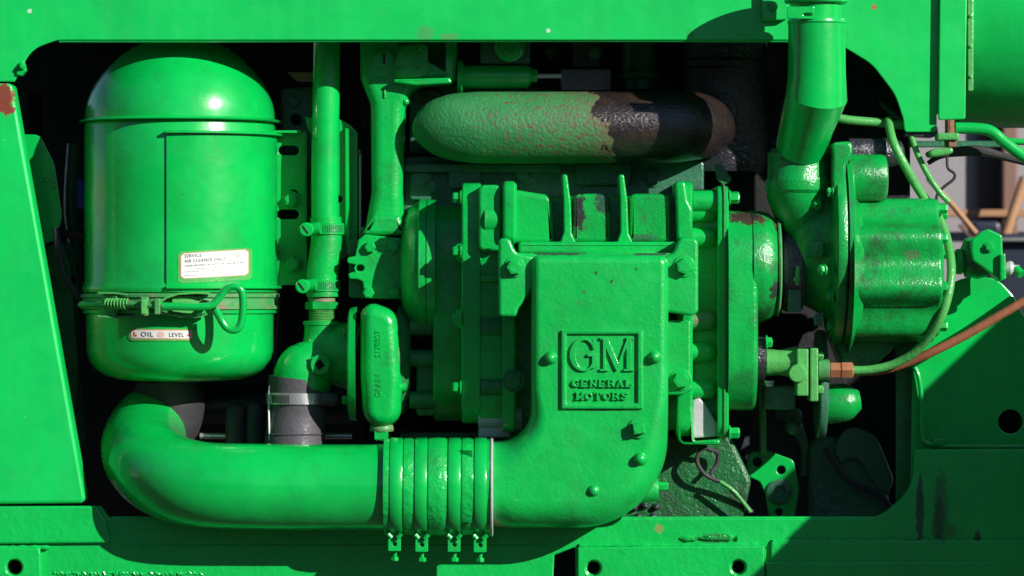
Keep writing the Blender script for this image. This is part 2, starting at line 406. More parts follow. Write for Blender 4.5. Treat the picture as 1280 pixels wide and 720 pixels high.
# added unseen bank behind the camera, blocks low sky to cut the fill light
bm = bmesh.new(); prev = None
for k in range(49):
    a = PI+PI*k/48+.0; cx, cy = math.cos(a), math.sin(a)
    top = 3.0+(2.0*max(0, min(1, (24-k)/10.0)))+random.uniform(-.3, .3)
    cur = [bm.verts.new((cx*q, cy*q, -1.15+z)) for q, z in ((9, .004), (10.5, top*.55), (12, top*.9), (14, top), (20, top*.6), (26, .004))]
    if prev:
        for u, v in zip(range(5), range(1, 6)): bm.faces.new((prev[u], prev[v], cur[v], cur[u]))
    prev = cur
solo('sky_blocking_bank', bm, M['blocker'], '', '', kind='structure')
wall = thing('yard_wall', 'pale concrete wall seen through the gap at the far right', 'wall', (1230, 400, 1500))
def box(x0, x1, y0, y1, d0, d1, bev=1.0, r=0, **k):
    return PY(rp([(x0, y0, r), (x1, y0, r), (x1, y1, r), (x0, y1, r)]), d0, d1, bev, **k)
part('wall_face', box(1040, 1700, 40, 640, 1500, 1560, 2), M['concrete'], wall)
part('board', box(1224, 1254, 60, 640, 1484, 1499, 2), M['darkbrown'], wall)
part('post', box(1254, 1272, 60, 640, 1450, 1483, 3), M['brown'], wall)
part('ledge', box(1120, 1700, 262, 271, 1440, 1449, 2), M['tan'], wall)
solo('leaning_bar', tube([(1281, 222, 1380), (1266, 266, 1375), (1252, 310, 1370)], 8, smooth=False), M['tan'], 'rusty tan bar leaning steeply before the brown post at right edge', 'bar')
solo('slanted_rod', tube([(1160, 222, 900), (1192, 258, 900), (1220, 292, 900)], 4.5, smooth=False), M['tan'], 'tan rod slanting down behind the black wire, in front of pale concrete', 'rod')
solo('angle_iron', PY([(1198, 282), (1206, 278), (1240, 312), (1232, 320)], 1300, 1312, 2), M['brown'], 'short brown strip slanting behind the green valve', 'strip')
t = thing('stored_machine', 'blue black metal case half hidden behind the green valve', 'machine', (1280, 350, 1200))
part('case', box(1250, 1420, 292, 420, 1200, 1330, 4, 6), M['blueblack'], t)
part('rail', box(1242, 1420, 297, 302, 1180, 1199, 2), M['steel'], t)
part('grip', box(1215, 1252, 276, 296, 1180, 1240, 6, 8), M['blueblack'], t)

# ------------------------------------------------------------ bodywork
hood = thing('engine_hood', 'bright green sheet metal side of the engine hood along the top', 'hood', (600, 50, 0))
outl = rp([(-90, -90), (1181, -90), (1181, 140, 2), (1171, 143, 2), (1171, 165, 3), (1131, 165, 4), (1129, 148, 6), (1119, 118, 60), (1090, 80, 60), (1052, 57, 50), (1010, 50, 20), (72, 50, 30), (38, 62, 40), (24, 92, 30), (18, 102, 1), (-90, 102)])
part('side_panel', PY(outl, 0, 4, 1.3), M['sheet'], hood)
part('folded_edge', tube([(74, 50.5, 5), (300, 50.2, 5), (700, 49.6, 5), (1005, 50.5, 5)], 3.0, n=3), M['sheet'], hood)
part('top_panel', box(-90, 1300, -96, -91, 0, 640, 1), M['sheet'], hood)
part('hood_stay', join(PY(rp([(953, -20), (985, -20), (985, 24, 3), (953, 26, 3)]), -12, -1, 1.2)), M['sheet'], hood)
bolt(hood, 966, 8, -12, r=5, h=5, mat=M['cast'])
part('clip', PY(rp([(24, 78, 2), (30, 76, 2), (33, 88, 3), (27, 95, 2), (20, 93)]), -4, 8, 1.5), M['cast'], hood)
bolt(hood, 28, 83, -4, r=3.6, h=5, mat=M['cast'])
solo('far_side_panel', PY([(-90, -90), (1130, -90), (1130, 330), (1090, 700), (-90, 700)], 620, 624, 0.5, holes=[circ(97, 243, 9, 12)]), M['black'], 'inner face of the far side of the hood, coloured black as shade, seen beyond the air cleaner', 'panel')  # black colour here stands in for the shade under the hood
solo('blue_rag', PY(rp([(84, 228, 3), (101, 222, 3), (112, 240, 4), (104, 262, 3), (88, 254, 3)]), 560, 575, 3), M['bluecloth'], 'small blue patch glimpsed in the dark left of the air cleaner', 'rag')
solo('corner_post', PY(rp([(-90, 104), (15, 104, 7), (107.5, 629, 7), (-90, 631.5)]), -3, 38, 4.5, segs=4), M['sheet'], 'slanting bright green corner post with a rust patch at its top', 'post')

rail = thing('frame_rail', 'long green frame rail along the bottom with weld seams and holes', 'rail', (640, 700, 0))
main = rp([(-90, 634), (126, 633, 2), (137, 648, 8), (1098, 648, 44), (1141, 612, 50), (1143, 562, 2), (1400, 561), (1400, 800), (-90, 800)])
part('web_plate', PY(main, 0, 14, 1.8, segs=3, holes=[rp([(693, 694, 2), (719, 684, 2), (721, 760), (690, 760)]), circ(742, 710, 8), circ(923, 709, 8), circ(18, 709, 9)]), M['frame'], rail)
part('end_step', PY(rp([(-90, 633.5), (121, 632.5, 3), (128, 644, 8), (133, 652, 4), (138, 679, 3), (-90, 681)]), -7, -0.3, 3, segs=3), M['frame'], rail)
part('foot_plate', PY(rp([(-90, 685), (50, 685, 2), (53, 800), (-90, 800)]), -9, -0.3, 2, holes=[circ(18, 709, 10)]), M['frame'], rail)
part('foot_plate', PY(rp([(722, 684, 2), (956, 682, 2), (953, 800), (722, 800)]), -8, -0.3, 2, holes=[circ(742, 710, 9.6), circ(923, 709, 9.6)]), M['frame'], rail)
part('foot_plate', PY(rp([(964, 677, 2), (1400, 675), (1400, 800), (962, 800)]), -6, -0.3, 2), M['frame'], rail)
part('foot_plate', PY(rp([(958, 703, 2), (1400, 701), (1400, 800), (958, 800)]), -9, -5.7, 2), M['frame'], rail)
def bead(x0, x1, y, d, r, amp, name='weld_bead', mat=None):
    pts = []; x = x0
    while x < x1:
        pts.append((x, y+random.uniform(-.5, .5), d, r*(1+random.uniform(-amp, amp)))); x += 4.5
    return part(name, tube(pts, r, seg=8, n=1, smooth=False), mat or M['frame'], rail)
bead(-60, 63, 684.5, -4, 3.2, .3); bead(150, 690, 682, 0, 1.5, .2); bead(724, 960, 681.5, -2, 3.0, .25); bead(850, 925, 672.5, -1, 3.0, .8); bead(966, 1300, 676.5, -3, 2.2, .5)
# rough flame-cut bottom edge, bottom left
pts = []
for i in range(90): pts.append((66+i*2.1, 717+random.uniform(-1.6, 1.6), .4+random.uniform(-.4, .4), 2.0+random.uniform(-.8, .9)))
part('rough_weld', tube(pts, 2, seg=7, n=1, smooth=False), M['frame'], rail)
pts = [(860+i*1.6, 672+random.uniform(-1.5, 1.5), -3, 1.4+random.uniform(-.6, .9)) for i in range(36)]
part('weld_bead', tube(pts, 2, seg=7, n=1, smooth=False), M['oily'], rail)
part('hole_shade_plate', box(-90, 1400, 655, 800, 60, 66, 1), M['black'], rail)  # black sheet added so the rail holes look dark inside
part('top_lip', tube([(140, 647.5, 3), (600, 648, 3), (1096, 647.5, 3)], 2.2, n=4), M['frame'], rail)

fen = thing('fender_cover', 'curved green cover sheet behind the copper line at the right', 'cover', (1220, 550, 40))
part('cover_sheet', PY(rp([(1138, 640), (1140, 470, 10), (1158, 395, 60), (1190, 346, 60), (1246, 347, 30), (1266, 368, 40), (1281, 397, 10), (1400, 384), (1400, 640)]), 40, 46, 2, holes=[circ(1263, 527, 15)]), M['clean'], fen)
part('rolled_edge', tube([(1140, 455, 36), (1148, 470, 33), (1152, 500, 33), (1153, 540, 33), (1160, 554, 33), (1200, 558, 33), (1300, 558, 33)], 3), M['clean'], fen)
part('backing_plate', PY(rp([(1120, 420), (1150, 420), (1150, 640), (1120, 640)]), 60, 64, 1), M['shadegreen'], fen)
part('hole_shade_panel', box(1165, 1420, 420, 640, 110, 114, 1), M['black'], fen)  # added black sheet, gives the cover hole its shade
part('strap_tab', box(1166, 1182, 548, 557, 29, 39, 1.5, 2), M['cast'], fen)

tank = thing('side_tank', 'rounded green tank at the top right corner behind a strap', 'tank', (1290, 150, 150))
part('shell', lathe([(1206, 150), (1210, 153), (1214, 154), (1420, 154)], 'X', (0, 152), 64, ref=0), M['sheet'], tank)
part('seam_strip', PY(rp([(1209, -60), (1217, -60), (1217, 114, 3), (1210, 114, 2)]), -9, 6, 1.3), M['khaki'], tank)
for y in (20, 58, 96): dome(tank, 1213.5, y, -9, 2.2, 2.2, M['khaki'])
strap = thing('hanging_strap', 'vertical green steel strap bolted down in front of the tank', 'strap', (1192, 150, -20))
part('strap_plate', PY(rp([(1176, -90), (1210, -90), (1208, 60), (1207, 149, 3), (1173, 150, 3)]), -10, -5, 1.6), M['sheet'], strap)
bolt(strap, 1187, 150, -12, '-Z', r=6, h=26, mat=M['rustmetal'], washer=False, sides=14, name='threaded_stud')
part('clamp_block', box(1172, 1199, 166, 175, -24, 10, 2, 2), M['khaki'], strap)
bolt(strap, 1188, 175, -12, '-Z', r=8, h=9, mat=M['rustmetal'], name='nut', washer=False)
part('saddle', PY(rp([(1160, 190, 4), (1168, 186, 3), (1190, 184, 3), (1193, 190, 4), (1185, 194, 3), (1165, 196, 3)]), -20, 30, 3), M['khaki'], strap)
solo('oily_block', PY(rp([(1133, 160, 2), (1172, 158, 2), (1173, 169, 2), (1165, 172, 2), (1130, 170, 2)]), 6, 40, 2), M['tar'], 'dark oily block under the lower corner of the hood panel', 'block')
# lift arm that throws the shade over the lower right corner
arm = [(690, -400), (690, -181), (833, -44), (1168, 276), (1500, 590), (1900, 590), (1900, -400)]
bm = prism([Vector((a, -b)) for a, b in arm], -480, -430, lambda u, v, t: Vector((u, t, -v))*.001, 6)
solo('lift_arm', bm, M['sheet'], 'heavy green lift arm just outside the right edge, shading the lower right', 'arm')

# ------------------------------------------------------------ air cleaner
ac = thing('air_cleaner', 'tall round green air cleaner with domed lid and oil cup', 'air cleaner', (225, 476, 80))
AX, AD = 225, 110
CK = (DIST+AD)/DIST
def cyl(x, y, r, dr=0.0):
    """point on the air cleaner's shell whose sideways offset is x-AX"""
    a = math.asin(max(-1, min(1, (x-AX)/r))); rr = r+dr
    for _ in range(6):                      # the sideways position as seen at the shell's own depth
        dep = AD-rr*math.cos(a); k = (DIST+dep)/DIST
        a = math.asin(max(-1, min(1, ((x-640)*k/CK-(AX-640))/r)))
    return Vector((((AX-640)+rr*math.sin(a))*CK, dep, (360-y)*k))*.001
part('lid', lathe([(153.5, 120), (153.8, 124.5), (152.4, 126), (150.6, 124), (149, 118.5), (140, 118), (130, 116), (118, 112), (105, 105.5), (92, 96), (80, 85), (70, 74), (61, 61), (54, 47), (49, 30), (46, 12), (45.5, 1)], 'Z', (AX, AD), 96), M['clean'], ac, angle=60)
part('body', lathe([(154, 117), (158, 119), (240, 119.3), (352, 119), (358, 121.5), (362, 122), (365, 121), (366, 118)], 'Z', (AX, AD), 96), M['clean'], ac)
part('oil_cup', lathe([(386, 118), (387, 121.5), (391, 121), (393, 117), (438, 116.5), (450, 113.5), (461, 106), (469, 94), (474, 78), (476, 50), (477, 1)], 'Z', (AX, AD), 96), M['clean'], ac)
band = part('clamp_band', lathe([(366.5, 117), (366.5, 122), (368, 124), (371, 124), (373, 121.5), (381, 121.5), (383, 124), (386, 124), (386.6, 117)], 'Z', (AX, AD), 96), M['rustgreen'], ac)
# wrap sheet
def wrapsheet(x0, x1, y0, y1, r, th, n=28, a1=None):
    bm = bmesh.new()
    b0 = math.asin((x0-AX)/r); b1 = a1 if a1 is not None else math.asin((x1-AX)/r)
    g = {}
    for i in range(n+1):
        a = b0+(b1-b0)*i/n
        for s, rr in ((0, r), (1, r+th)):
            for k, y in ((0, y0), (1, y1)):
                g[i, s, k] = bm.verts.new(Vector(((AX-640+rr*math.sin(a))*CK, AD-rr*math.cos(a), (360-y)*CK))*.001)
    for i in range(n):
        for q in (((i,0,0),(i+1,0,0),(i+1,0,1),(i,0,1)), ((i,1,0),(i+1,1,0),(i+1,1,1),(i,1,1)), ((i,0,0),(i+1,0,0),(i+1,1,0),(i,1,0)), ((i,0,1),(i+1,0,1),(i+1,1,1),(i,1,1))):
            bm.faces.new([g[z] for z in q])
    for i in (0, n): bm.faces.new([g[i,0,0], g[i,1,0], g[i,1,1], g[i,0,1]])
    bmesh.ops.recalc_face_normals(bm, faces=bm.faces); return bm
ws = part('mounting_sheet', wrapsheet(218.5, 0, 170.5, 360, 119.5, 2.2, 40, PI/2*1.05), M['clean'], ac)
part('top_lip', wrapsheet(218, 0, 167.5, 170.5, 121, 7, 40, PI/2), M['clean'], ac)
part('bottom_lip', wrapsheet(219, 0, 357, 360.5, 121, 6, 40, PI/2), M['clean'], ac)
fl = part('mounting_flange', PY(rp([(326, 166), (383, 164, 2), (383, 356, 3), (326, 357)]), 124, 128, 1, holes=[slot(361, 188, 7, 6), slot(360, 268, 8, 6), circ(367, 243, 6)]), M['clean'], ac)
part('flange_edge', box(381, 384, 164, 356, 104, 124, .6), M['shadegreen'], ac)
bolt(ac, 364, 250, 124, r=9, h=9, mat=M['cast']); bolt(ac, 366, 330, 124, r=9.5, h=9, mat=M['cast'])
part('flange_top', box(330, 376, 163, 166, 106, 128, .6), M['clean'], ac)
# decals
def patch(x0, x1, yt0, yt1, hh, r, dr, mat, name, parent, nx=20, cr=3):
    """curved decal, its top edge runs from yt0 to yt1"""
    bm = bmesh.new(); cols = []
    for i in range(nx+1):
        f = i/nx; x = x0+(x1-x0)*f; yt = yt0+(yt1-yt0)*f
        e = min(x-x0, x1-x); c = cr-math.sqrt(max(0, cr*cr-(cr-min(e, cr))**2))
        ar = [bm.verts.new(cyl(x, yt+c, r, dr)), bm.verts.new(cyl(x, yt+hh-c, r, dr))]; cols.append(ar)
    for a, b in zip(cols, cols[1:]): bm.faces.new((a[0], a[1], b[1], b[0]))
    for f in bm.faces: 
        f.normal_update()
    bmesh.ops.recalc_face_normals(bm, faces=bm.faces)
    if bm.faces[0].normal.y > 0: bmesh.ops.reverse_faces(bm, faces=bm.faces)
    return part(name, bm, mat, parent)
R1 = 121.9
patch(222, 315, 314.5, 309.5, 40, R1, .25, M['khaki'], 'label_margin', ac)
patch(225.5, 310.5, 316.5, 311.5, 32.5, R1, .5, M['orange_ink'], 'service_label', ac)
lab = patch(226.5, 309.5, 317.3, 312.4, 30.8, R1, .75, M['decal'], 'label_face', ac)
def ontext(x, y, r, slope, out):
    return lambda u, v, t: cyl(x+u, y-v+slope*u, r, out+t)
sl_ = -5/85.0
def lett(body, size, x, y, r, mat, width=None, align='LEFT', off=0, slope=sl_, name='lettering', out=1.0, par=None):
    return part(name, text_bm(body, size, ontext(x, y, r, slope, out), extrude=.05, offset=off, width=width, align=align, space=1.12), mat, par or ac)
lett('SERVICE', 5.6, 230.5, 322.0, R1, M['ink'], 21)
lett('AIR CLEANER DAILY', 5.6, 230.5, 328.4, R1, M['ink'], 52)
lett('CLEAN AND REFILL OIL CUP TO OIL LEVEL BEAD WITH', 2.6, 231, 333.2, R1, M['ink'], 75)
lett('SAME GRADE OIL AS USED IN CRANKCASE WHEN DIRT IS', 2.1, 245, 336.6, R1, M['grey_ink'], 60)
lett('MORE THAN ONE HALF INCH DEEP IN THE OIL CUP', 2.0, 231, 340.6, R1, M['grey_ink'], 70)
lett('MADE BY  AIR CLEANER COMPANY', 2.4, 231, 345.4, R1, M['grey_ink'], 64)
patch(294, 300, 317.5, 317.2, 5, R1, .9, M['pale_red'], 'emblem', ac, 6, 2.4)
RC = 117.3
patch(161, 242.5, 410.5, 411, 15.5, RC, .2, M['khaki'], 'label_margin', ac)
patch(163.5, 240, 411.6, 412.4, 12, RC, .45, M['orange_ink'], 'oil_level_label', ac, 20, 1)
patch(164.5, 239, 412.8, 413.6, 9.4, RC, .7, M['decal'], 'label_face', ac, 20, 1)
lett('OIL', 8.2, 176, 420.6, RC, M['ink'], 15.5, off=.04, slope=.01)
lett('LEVEL', 7.6, 211, 420.9, RC, M['ink'], 18.5, off=.03, slope=.01)
for x, s in ((167, 1), (233.5, 1)):
    bm = PY([(0, 0), (1, 0), (1, 1)], 0, 1, 0); bm.free()
    bm = bmesh.new()
    L = [(0, 0), (2.2, 0), (2.2, 3.4), (4.6, 3.4), (4.6, 6), (0, 6)] if x < 200 else [(2.4, 0), (4.6, 0), (4.6, 6), (0, 6), (0, 3.4), (2.4, 3.4)]
    vs = [bm.verts.new(cyl(x+a, 414.6+b, RC, .95)) for a, b in L]; f = bm.faces.new(vs); f.normal_update()
    if f.normal.y > 0: f.normal_flip()
    part('arrow_mark', bm, M['red_ink'], ac)
patch(196, 206, 414.4, 414.5, 7, RC, .9, M['pale_red'], 'emblem', ac, 8, 3.4)
# clamp hardware
fx = AD-121
def cylt(pts, r, **k):  # tube following the band: (x, y, radial stand-off)
    out = []
    for x, y, s in pts:
        q = cyl(x, y, 121, s); d = q.y*1000
        kk = (DIST+d)/DIST; out.append((q.x*1000/kk+640, 360-q.z*1000/kk, d))
    return tube(out, r, **k)
part('pull_rod', cylt([(108, 381, 8), (116, 380, 12), (150, 380, 15), (180, 381, 18), (206, 383, 22)], 3.6), M['rustgreen'], band)
sp_pts = []
for i in range(8*12+1):
    a = 2*PI*i/12; xx = 140+i*26/96.0
    q = cyl(xx, 380+6.2*math.sin(a), 121, 14+6.2*math.cos(a)); d = q.y*1000; kk = (DIST+d)/DIST
    sp_pts.append((q.x*1000/kk+640, 360-q.z*1000/kk, d))
part('spring', tube(sp_pts, 1.25, seg=6, smooth=False), M['khaki'], band)
part('spring_cap', cylt([(163, 380, 14), (169, 380.5, 15)], 4.6, smooth=False), M['copper'], band)
def lug(x0, x1, y0, y1, d0, d1): return PY(rp([(x0, y0, 2), (x1, y0, 2), (x1, y1, 2), (x0, y1, 2)]), d0, d1, 1.2)
part('trunnion', lug(176, 183, 374, 393, fx-24, fx-2), M['khaki'], band)
part('yoke', PY(rp([(172, 371, 2), (185, 371, 3), (186, 395, 3), (173, 395, 2), (174, 391), (176, 373)]), fx-18, fx-2, 1), M['rustgreen'], band)
part('trunnion', lug(193, 200, 373, 393, fx-25, fx-2), M['rustgreen'], band)
def curvestrip(pts, w, th, mat, name, par):
    a = [Vector(p[:2]) for p in pts]; up = []; dn = []
    for i, p in enumerate(a):
        t2 = (a[min(i+1, len(a)-1)]-a[max(i-1, 0)]).normalized(); n2 = Vector((-t2.y, t2.x))
        up.append(p+n2*w/2); dn.append(p-n2*w/2)
    return part(name, PY(up+dn[::-1], pts[0][2], pts[0][2]+th, .5), mat, par)
curvestrip([(200, 378, fx-14), (208, 372, 0), (222, 367.5, 0), (246, 366, 0), (262, 367, 0)], 2.6, 16, M['khaki'], 'latch_ear', band)
curvestrip([(200, 390, fx-14), (210, 393, 0), (226, 395.5, 0), (246, 396, 0), (258, 393, 0)], 2.6, 16, M['rustgreen'], 'latch_ear', band)
curvestrip([(122, 366, fx+10), (145, 366.5, 0), (163, 369, 0), (174, 373, 0)], 2.4, 20, M['rustgreen'], 'latch_ear', band)
curvestrip([(122, 395, fx+10), (145, 396.5, 0), (163, 396, 0), (174, 393, 0)], 2.4, 20, M['rustgreen'], 'latch_ear', band)
part('latch_pad', wrapsheet(226, 262, 370, 391, 124, 3, 10), M['khaki'], band)
part('latch_pad', wrapsheet(138, 158, 369, 396, 124, 5, 10), M['rustgreen'], band)
hd = fx-25
part('handle', tube([(200, 383, hd+6), (215, 383, hd+4), (250, 383.5, hd), (265, 381, hd), (274, 372, hd), (282, 362, hd-1), (291, 358, hd-2), (300, 361, hd-2), (303.5, 372, hd-1), (303, 395, hd), (299, 409, hd), (291, 412.5, hd), (283, 409, hd), (276, 399, hd), (270, 388, hd+4)], 4.9, seg=14), M['clean'], band)

# rubber elbow under the cleaner and the big air pipe
solo('rubber_elbow', tube([(208, 466, 128, 40), (211, 492, 136, 46), (205, 518, 142, 50), (192, 540, 136, 48)], 40, seg=32), M['rubber'], 'black rubber elbow under the oil cup of the air cleaner', 'hose')
solo('air_pipe', tube([(190, 530, 140, 50), (181, 546, 105, 52), (179, 563, 62, 53.5), (190, 582, 14, 54), (217, 598, -26, 53.5), (256, 606, -48, 53), (310, 608, -55, 53), (400, 609, -55, 53), (500, 609, -55, 53)], 53, seg=48, n=12), M['clean'],
     'big glossy green air pipe bending along the bottom left', 'pipe')
HY, HDp = 608, -55
solo('pipe_hose', lathe([(480, 56), (480.5, 60), (484, 60.2), (488, 59.5), (503, 59.3), (504.5, 58.6), (506, 60.2), (514, 60.6), (518, 59.3), (535, 59), (536.5, 60.4), (546, 61.2), (556, 60.8), (560, 59), (577, 59), (578.5, 60.4), (586, 60.8), (592, 59.3), (610, 59), (612.5, 59.5), (613.5, 56)], 'X', (HY, HDp), 96), M['hosepaint'],
     'ribbed green rubber hose joining the air pipe to the lettered housing', 'hose')
solo('hose_end_wire', lathe([(612.5, 55), (613, 60.5), (614, 61.5), (615.5, 61.5), (616.5, 60), (616.5, 55)], 'X', (HY+1, HDp), 64), M['alu'], 'frayed pale hose end next to the lettered housing', 'wire')
names = ['first strap clamp from the left round the ribbed green hose', 'second strap clamp from the left round the ribbed green hose', 'third strap clamp from the left round the ribbed green hose', 'rightmost strap clamp round the ribbed green hose beside its frayed end']
for i, (x, dx) in enumerate(((496, -3), (527, 0), (568.5, -1), (601, -1))):
    t = thing('strap_clamp', names[i], 'clamp', (x, 670, HDp), 'strap clamps round the ribbed hose')
    part('band', lathe([(x-7.6, 58.5), (x-7.4, 60.6), (x-6.8, 61), (x+6.8, 61), (x+7.4, 60.6), (x+7.6, 58.5)], 'X', (HY, HDp), 64), M['clean'], t)
    bx = x+dx; jj = (0, 1, 1, 1.5)[i]
    part('buckle', PY(rp([(bx-8, 660+jj, 3), (bx+7, 660+jj, 3), (bx+8, 668), (bx+8, 689+jj, 1.5), (bx-8, 689+jj, 1.5), (bx-8, 668)]), -74, -70, .7, holes=[circ(bx+.5, 680+jj, 2.8, 12)]), M['cast'], t)
    part('buckle_side', box(bx+6.2, bx+8, 668, 688+jj, -70, -54, .4), M['cast'], t)
    for s in (-1, 1):
        part('trunnion_pin', tube([(bx+s*4, 672+jj, -78), (bx+s*8.5, 667+jj, -79)], 3.1, seg=10, smooth=False), M['cast'], t)
    bolt(t, bx+.5, 688+jj, -62, '-Z', r=2.6, h=10, mat=M['cast'], washer=False, sides=12, name='screw')
    bolt(t, bx+.5, 696+jj, -62, '-Z', r=5.2, h=5, mat=M['cast'], washer=False, name='screw_head')

# ------------------------------------------------------------ lettered inlet housing
hs = thing('blower_inlet_housing', 'large green cast inlet housing with a raised lettered badge', 'housing', (740, 660, -60))
FD = -101
def sstep(x, a, b):
    f = max(0, min(1, (x-a)/(b-a))); return f*f*(3-2*f)
ho = []
raw = rp([(664, 318, 12), (836, 318, 12), (836, 662, 112), (560, 662), (560, 554), (664, 554, 42)], 14)
# densify
for i, p in enumerate(raw):
    q = raw[(i+1) % len(raw)]; n_ = max(1, int((q-p).length/9))
    for k in range(n_): ho.append(p+(q-p)*k/n_)
def hw(q):
    low = sstep(q.y, 470, 600)
    wv = 11+24*low
    if q.x < 700: wv = max(wv, 11+36*sstep(700-q.x, 20, 90)*sstep(q.y, 500, 560))
    if q.x < 575: wv = 30
    return wv
part('housing_shell', PY(ho, FD, -20, hw, segs=12, wt=1.25), M['housing'], hs, angle=50)
def ear(pl, bx, by, d0=-90, name='ear'):
    e = part(name, PY(rp(pl), d0, -40, 4, segs=4), M['housing'], hs, angle=50)
    return e
part('ear', PY(rp([(623, 298, 6), (637, 297, 8), (645, 316, 12), (672, 322), (672, 352), (648, 386, 10), (645, 396, 5), (623, 396, 5)]), -88, -52, 4.2, segs=5), M['housing'], hs, angle=50)
part('ear', PY(rp([(828, 322), (842, 316, 12), (849, 297, 9), (873, 297, 8), (873, 391, 8), (864, 395, 8), (838, 391, 6), (828, 392)]), -88, -52, 4.2, segs=5), M['housing'], hs, angle=50)
part('top_flange', PY(rp([(640, 316, 4), (850, 316, 4), (850, 334), (640, 334)]), -84, -50, 4, segs=4), M['housing'], hs)
bolt(hs, 643, 334, -88, r=10, h=10, mat=M['housing']); bolt(hs, 855, 333, -88, r=10.5, h=11, mat=M['housing'])
part('lower_flange', PY(rp([(832, 400), (864, 400, 3), (864, 470, 5), (866, 488, 6), (852, 494, 6), (832, 494)]), -72, -45, 3.5, segs=4), M['housing'], hs)
bolt(hs, 851, 475, -72, r=10.5, h=10, mat=M['housing'])
for x, y in ((688, 447.5), (818, 446.5), (800, 573.5), (742, 613)): dome(hs, x, y, FD-.2 if y < 600 else FD+4, 7.2, 10, M['housing'], 'stud')
bolt(hs, 798, 535, FD, r=10, h=13, mat=M['housing'], sides=4, name='square_plug', rot=PI/4+.15)
part('plug_boss', tube([(799, 535, FD+2), (799, 535, FD-3)], 12.5, seg=24, smooth=False), M['housing'], hs)
part('side_boss', lathe([(796, 17), (818, 15.5), (822.5, 14.5), (823, 12)], 'X', (612, -45), 32), M['housing'], hs)
bolt(hs, 823, 608, -52, '+X', r=5.5, h=12, mat=M['cast'], washer=False)
# badge
bd = part('badge_plate', PY(rp([(701, 412.5, 2), (804, 412.5, 2), (804, 511.5, 2), (701, 511.5, 2)]), FD-4.6, FD+1, 2.4, segs=4, holes=[rp([(708.5, 418, 1), (796.5, 418, 1), (796.5, 504, 1), (708.5, 504, 1)])]), M['housing'], hs, angle=50)
LT = FD-3.6
def glyph(pts, lift=0.0, bev=.7): return PY(pts, LT-lift, FD+.6, bev, segs=2)
# G: ring segment with serif, on a 41x44 field
def gshape(cx, cy, rx, ry, tx, ty, a0, a1, n=30):
    o = []; i_ = []
    for k in range(n+1):
        a = R(a0+(a1-a0)*k/n)
        o.append(Vector((cx+rx*math.cos(a), cy-ry*math.sin(a))))
        i_.append(Vector((cx+1.2+(rx-tx)*math.cos(a), cy-(ry-ty)*math.sin(a))))
    return o+i_[::-1]
bm = glyph(gshape(729.5, 443.5, 17.8, 20.8, 6.6, 2.8, 42, 330))
bm = join(bm, glyph([(740.2, 445), (746.8, 445), (746.8, 458.5), (741.5, 461), (739.5, 460)], .06), glyph([(734, 442.6), (748.6, 442.6), (748.6, 445.6), (734, 445.6)], .12, .5), glyph([(741.3, 424.5), (743.6, 424), (743.2, 436.5), (741.4, 436.5), (738.8, 430)], .18, .5))
part('letter', bm, M['housing'], bd)
x0, x1, yt, yb = 750.5, 793, 422.5, 463.5
bm = glyph([(x0+3, yt+1), (x0+9.6, yt+1), (x0+22.2, yb-10.5), (x0+33, yt+1), (x0+38.8, yt+1), (x0+38.8, yb-1), (x0+32.4, yb-1), (x0+32.4, yt+12), (x0+21, yb+.2), (x0+19.4, yb+.2), (x0+7, yt+13), (x0+7, yb-1), (x0+3.2, yb-1)])
bm = join(bm, glyph([(x0-.5, yt-.4), (x0+9, yt-.4), (x0+9, yt+2.2), (x0-.5, yt+2.2)], .06, .5), glyph([(x0+32, yt-.4), (x0+42, yt-.4), (x0+42, yt+2.2), (x0+32, yt+2.2)], .06, .5),
          glyph([(x0-.5, yb-2.2), (x0+10.2, yb-2.2), (x0+10.2, yb+.4), (x0-.5, yb+.4)], .06, .5), glyph([(x0+29, yb-2.2), (x0+42, yb-2.2), (x0+42, yb+.4), (x0+29, yb+.4)], .06, .5))
part('letter', bm, M['housing'], bd)
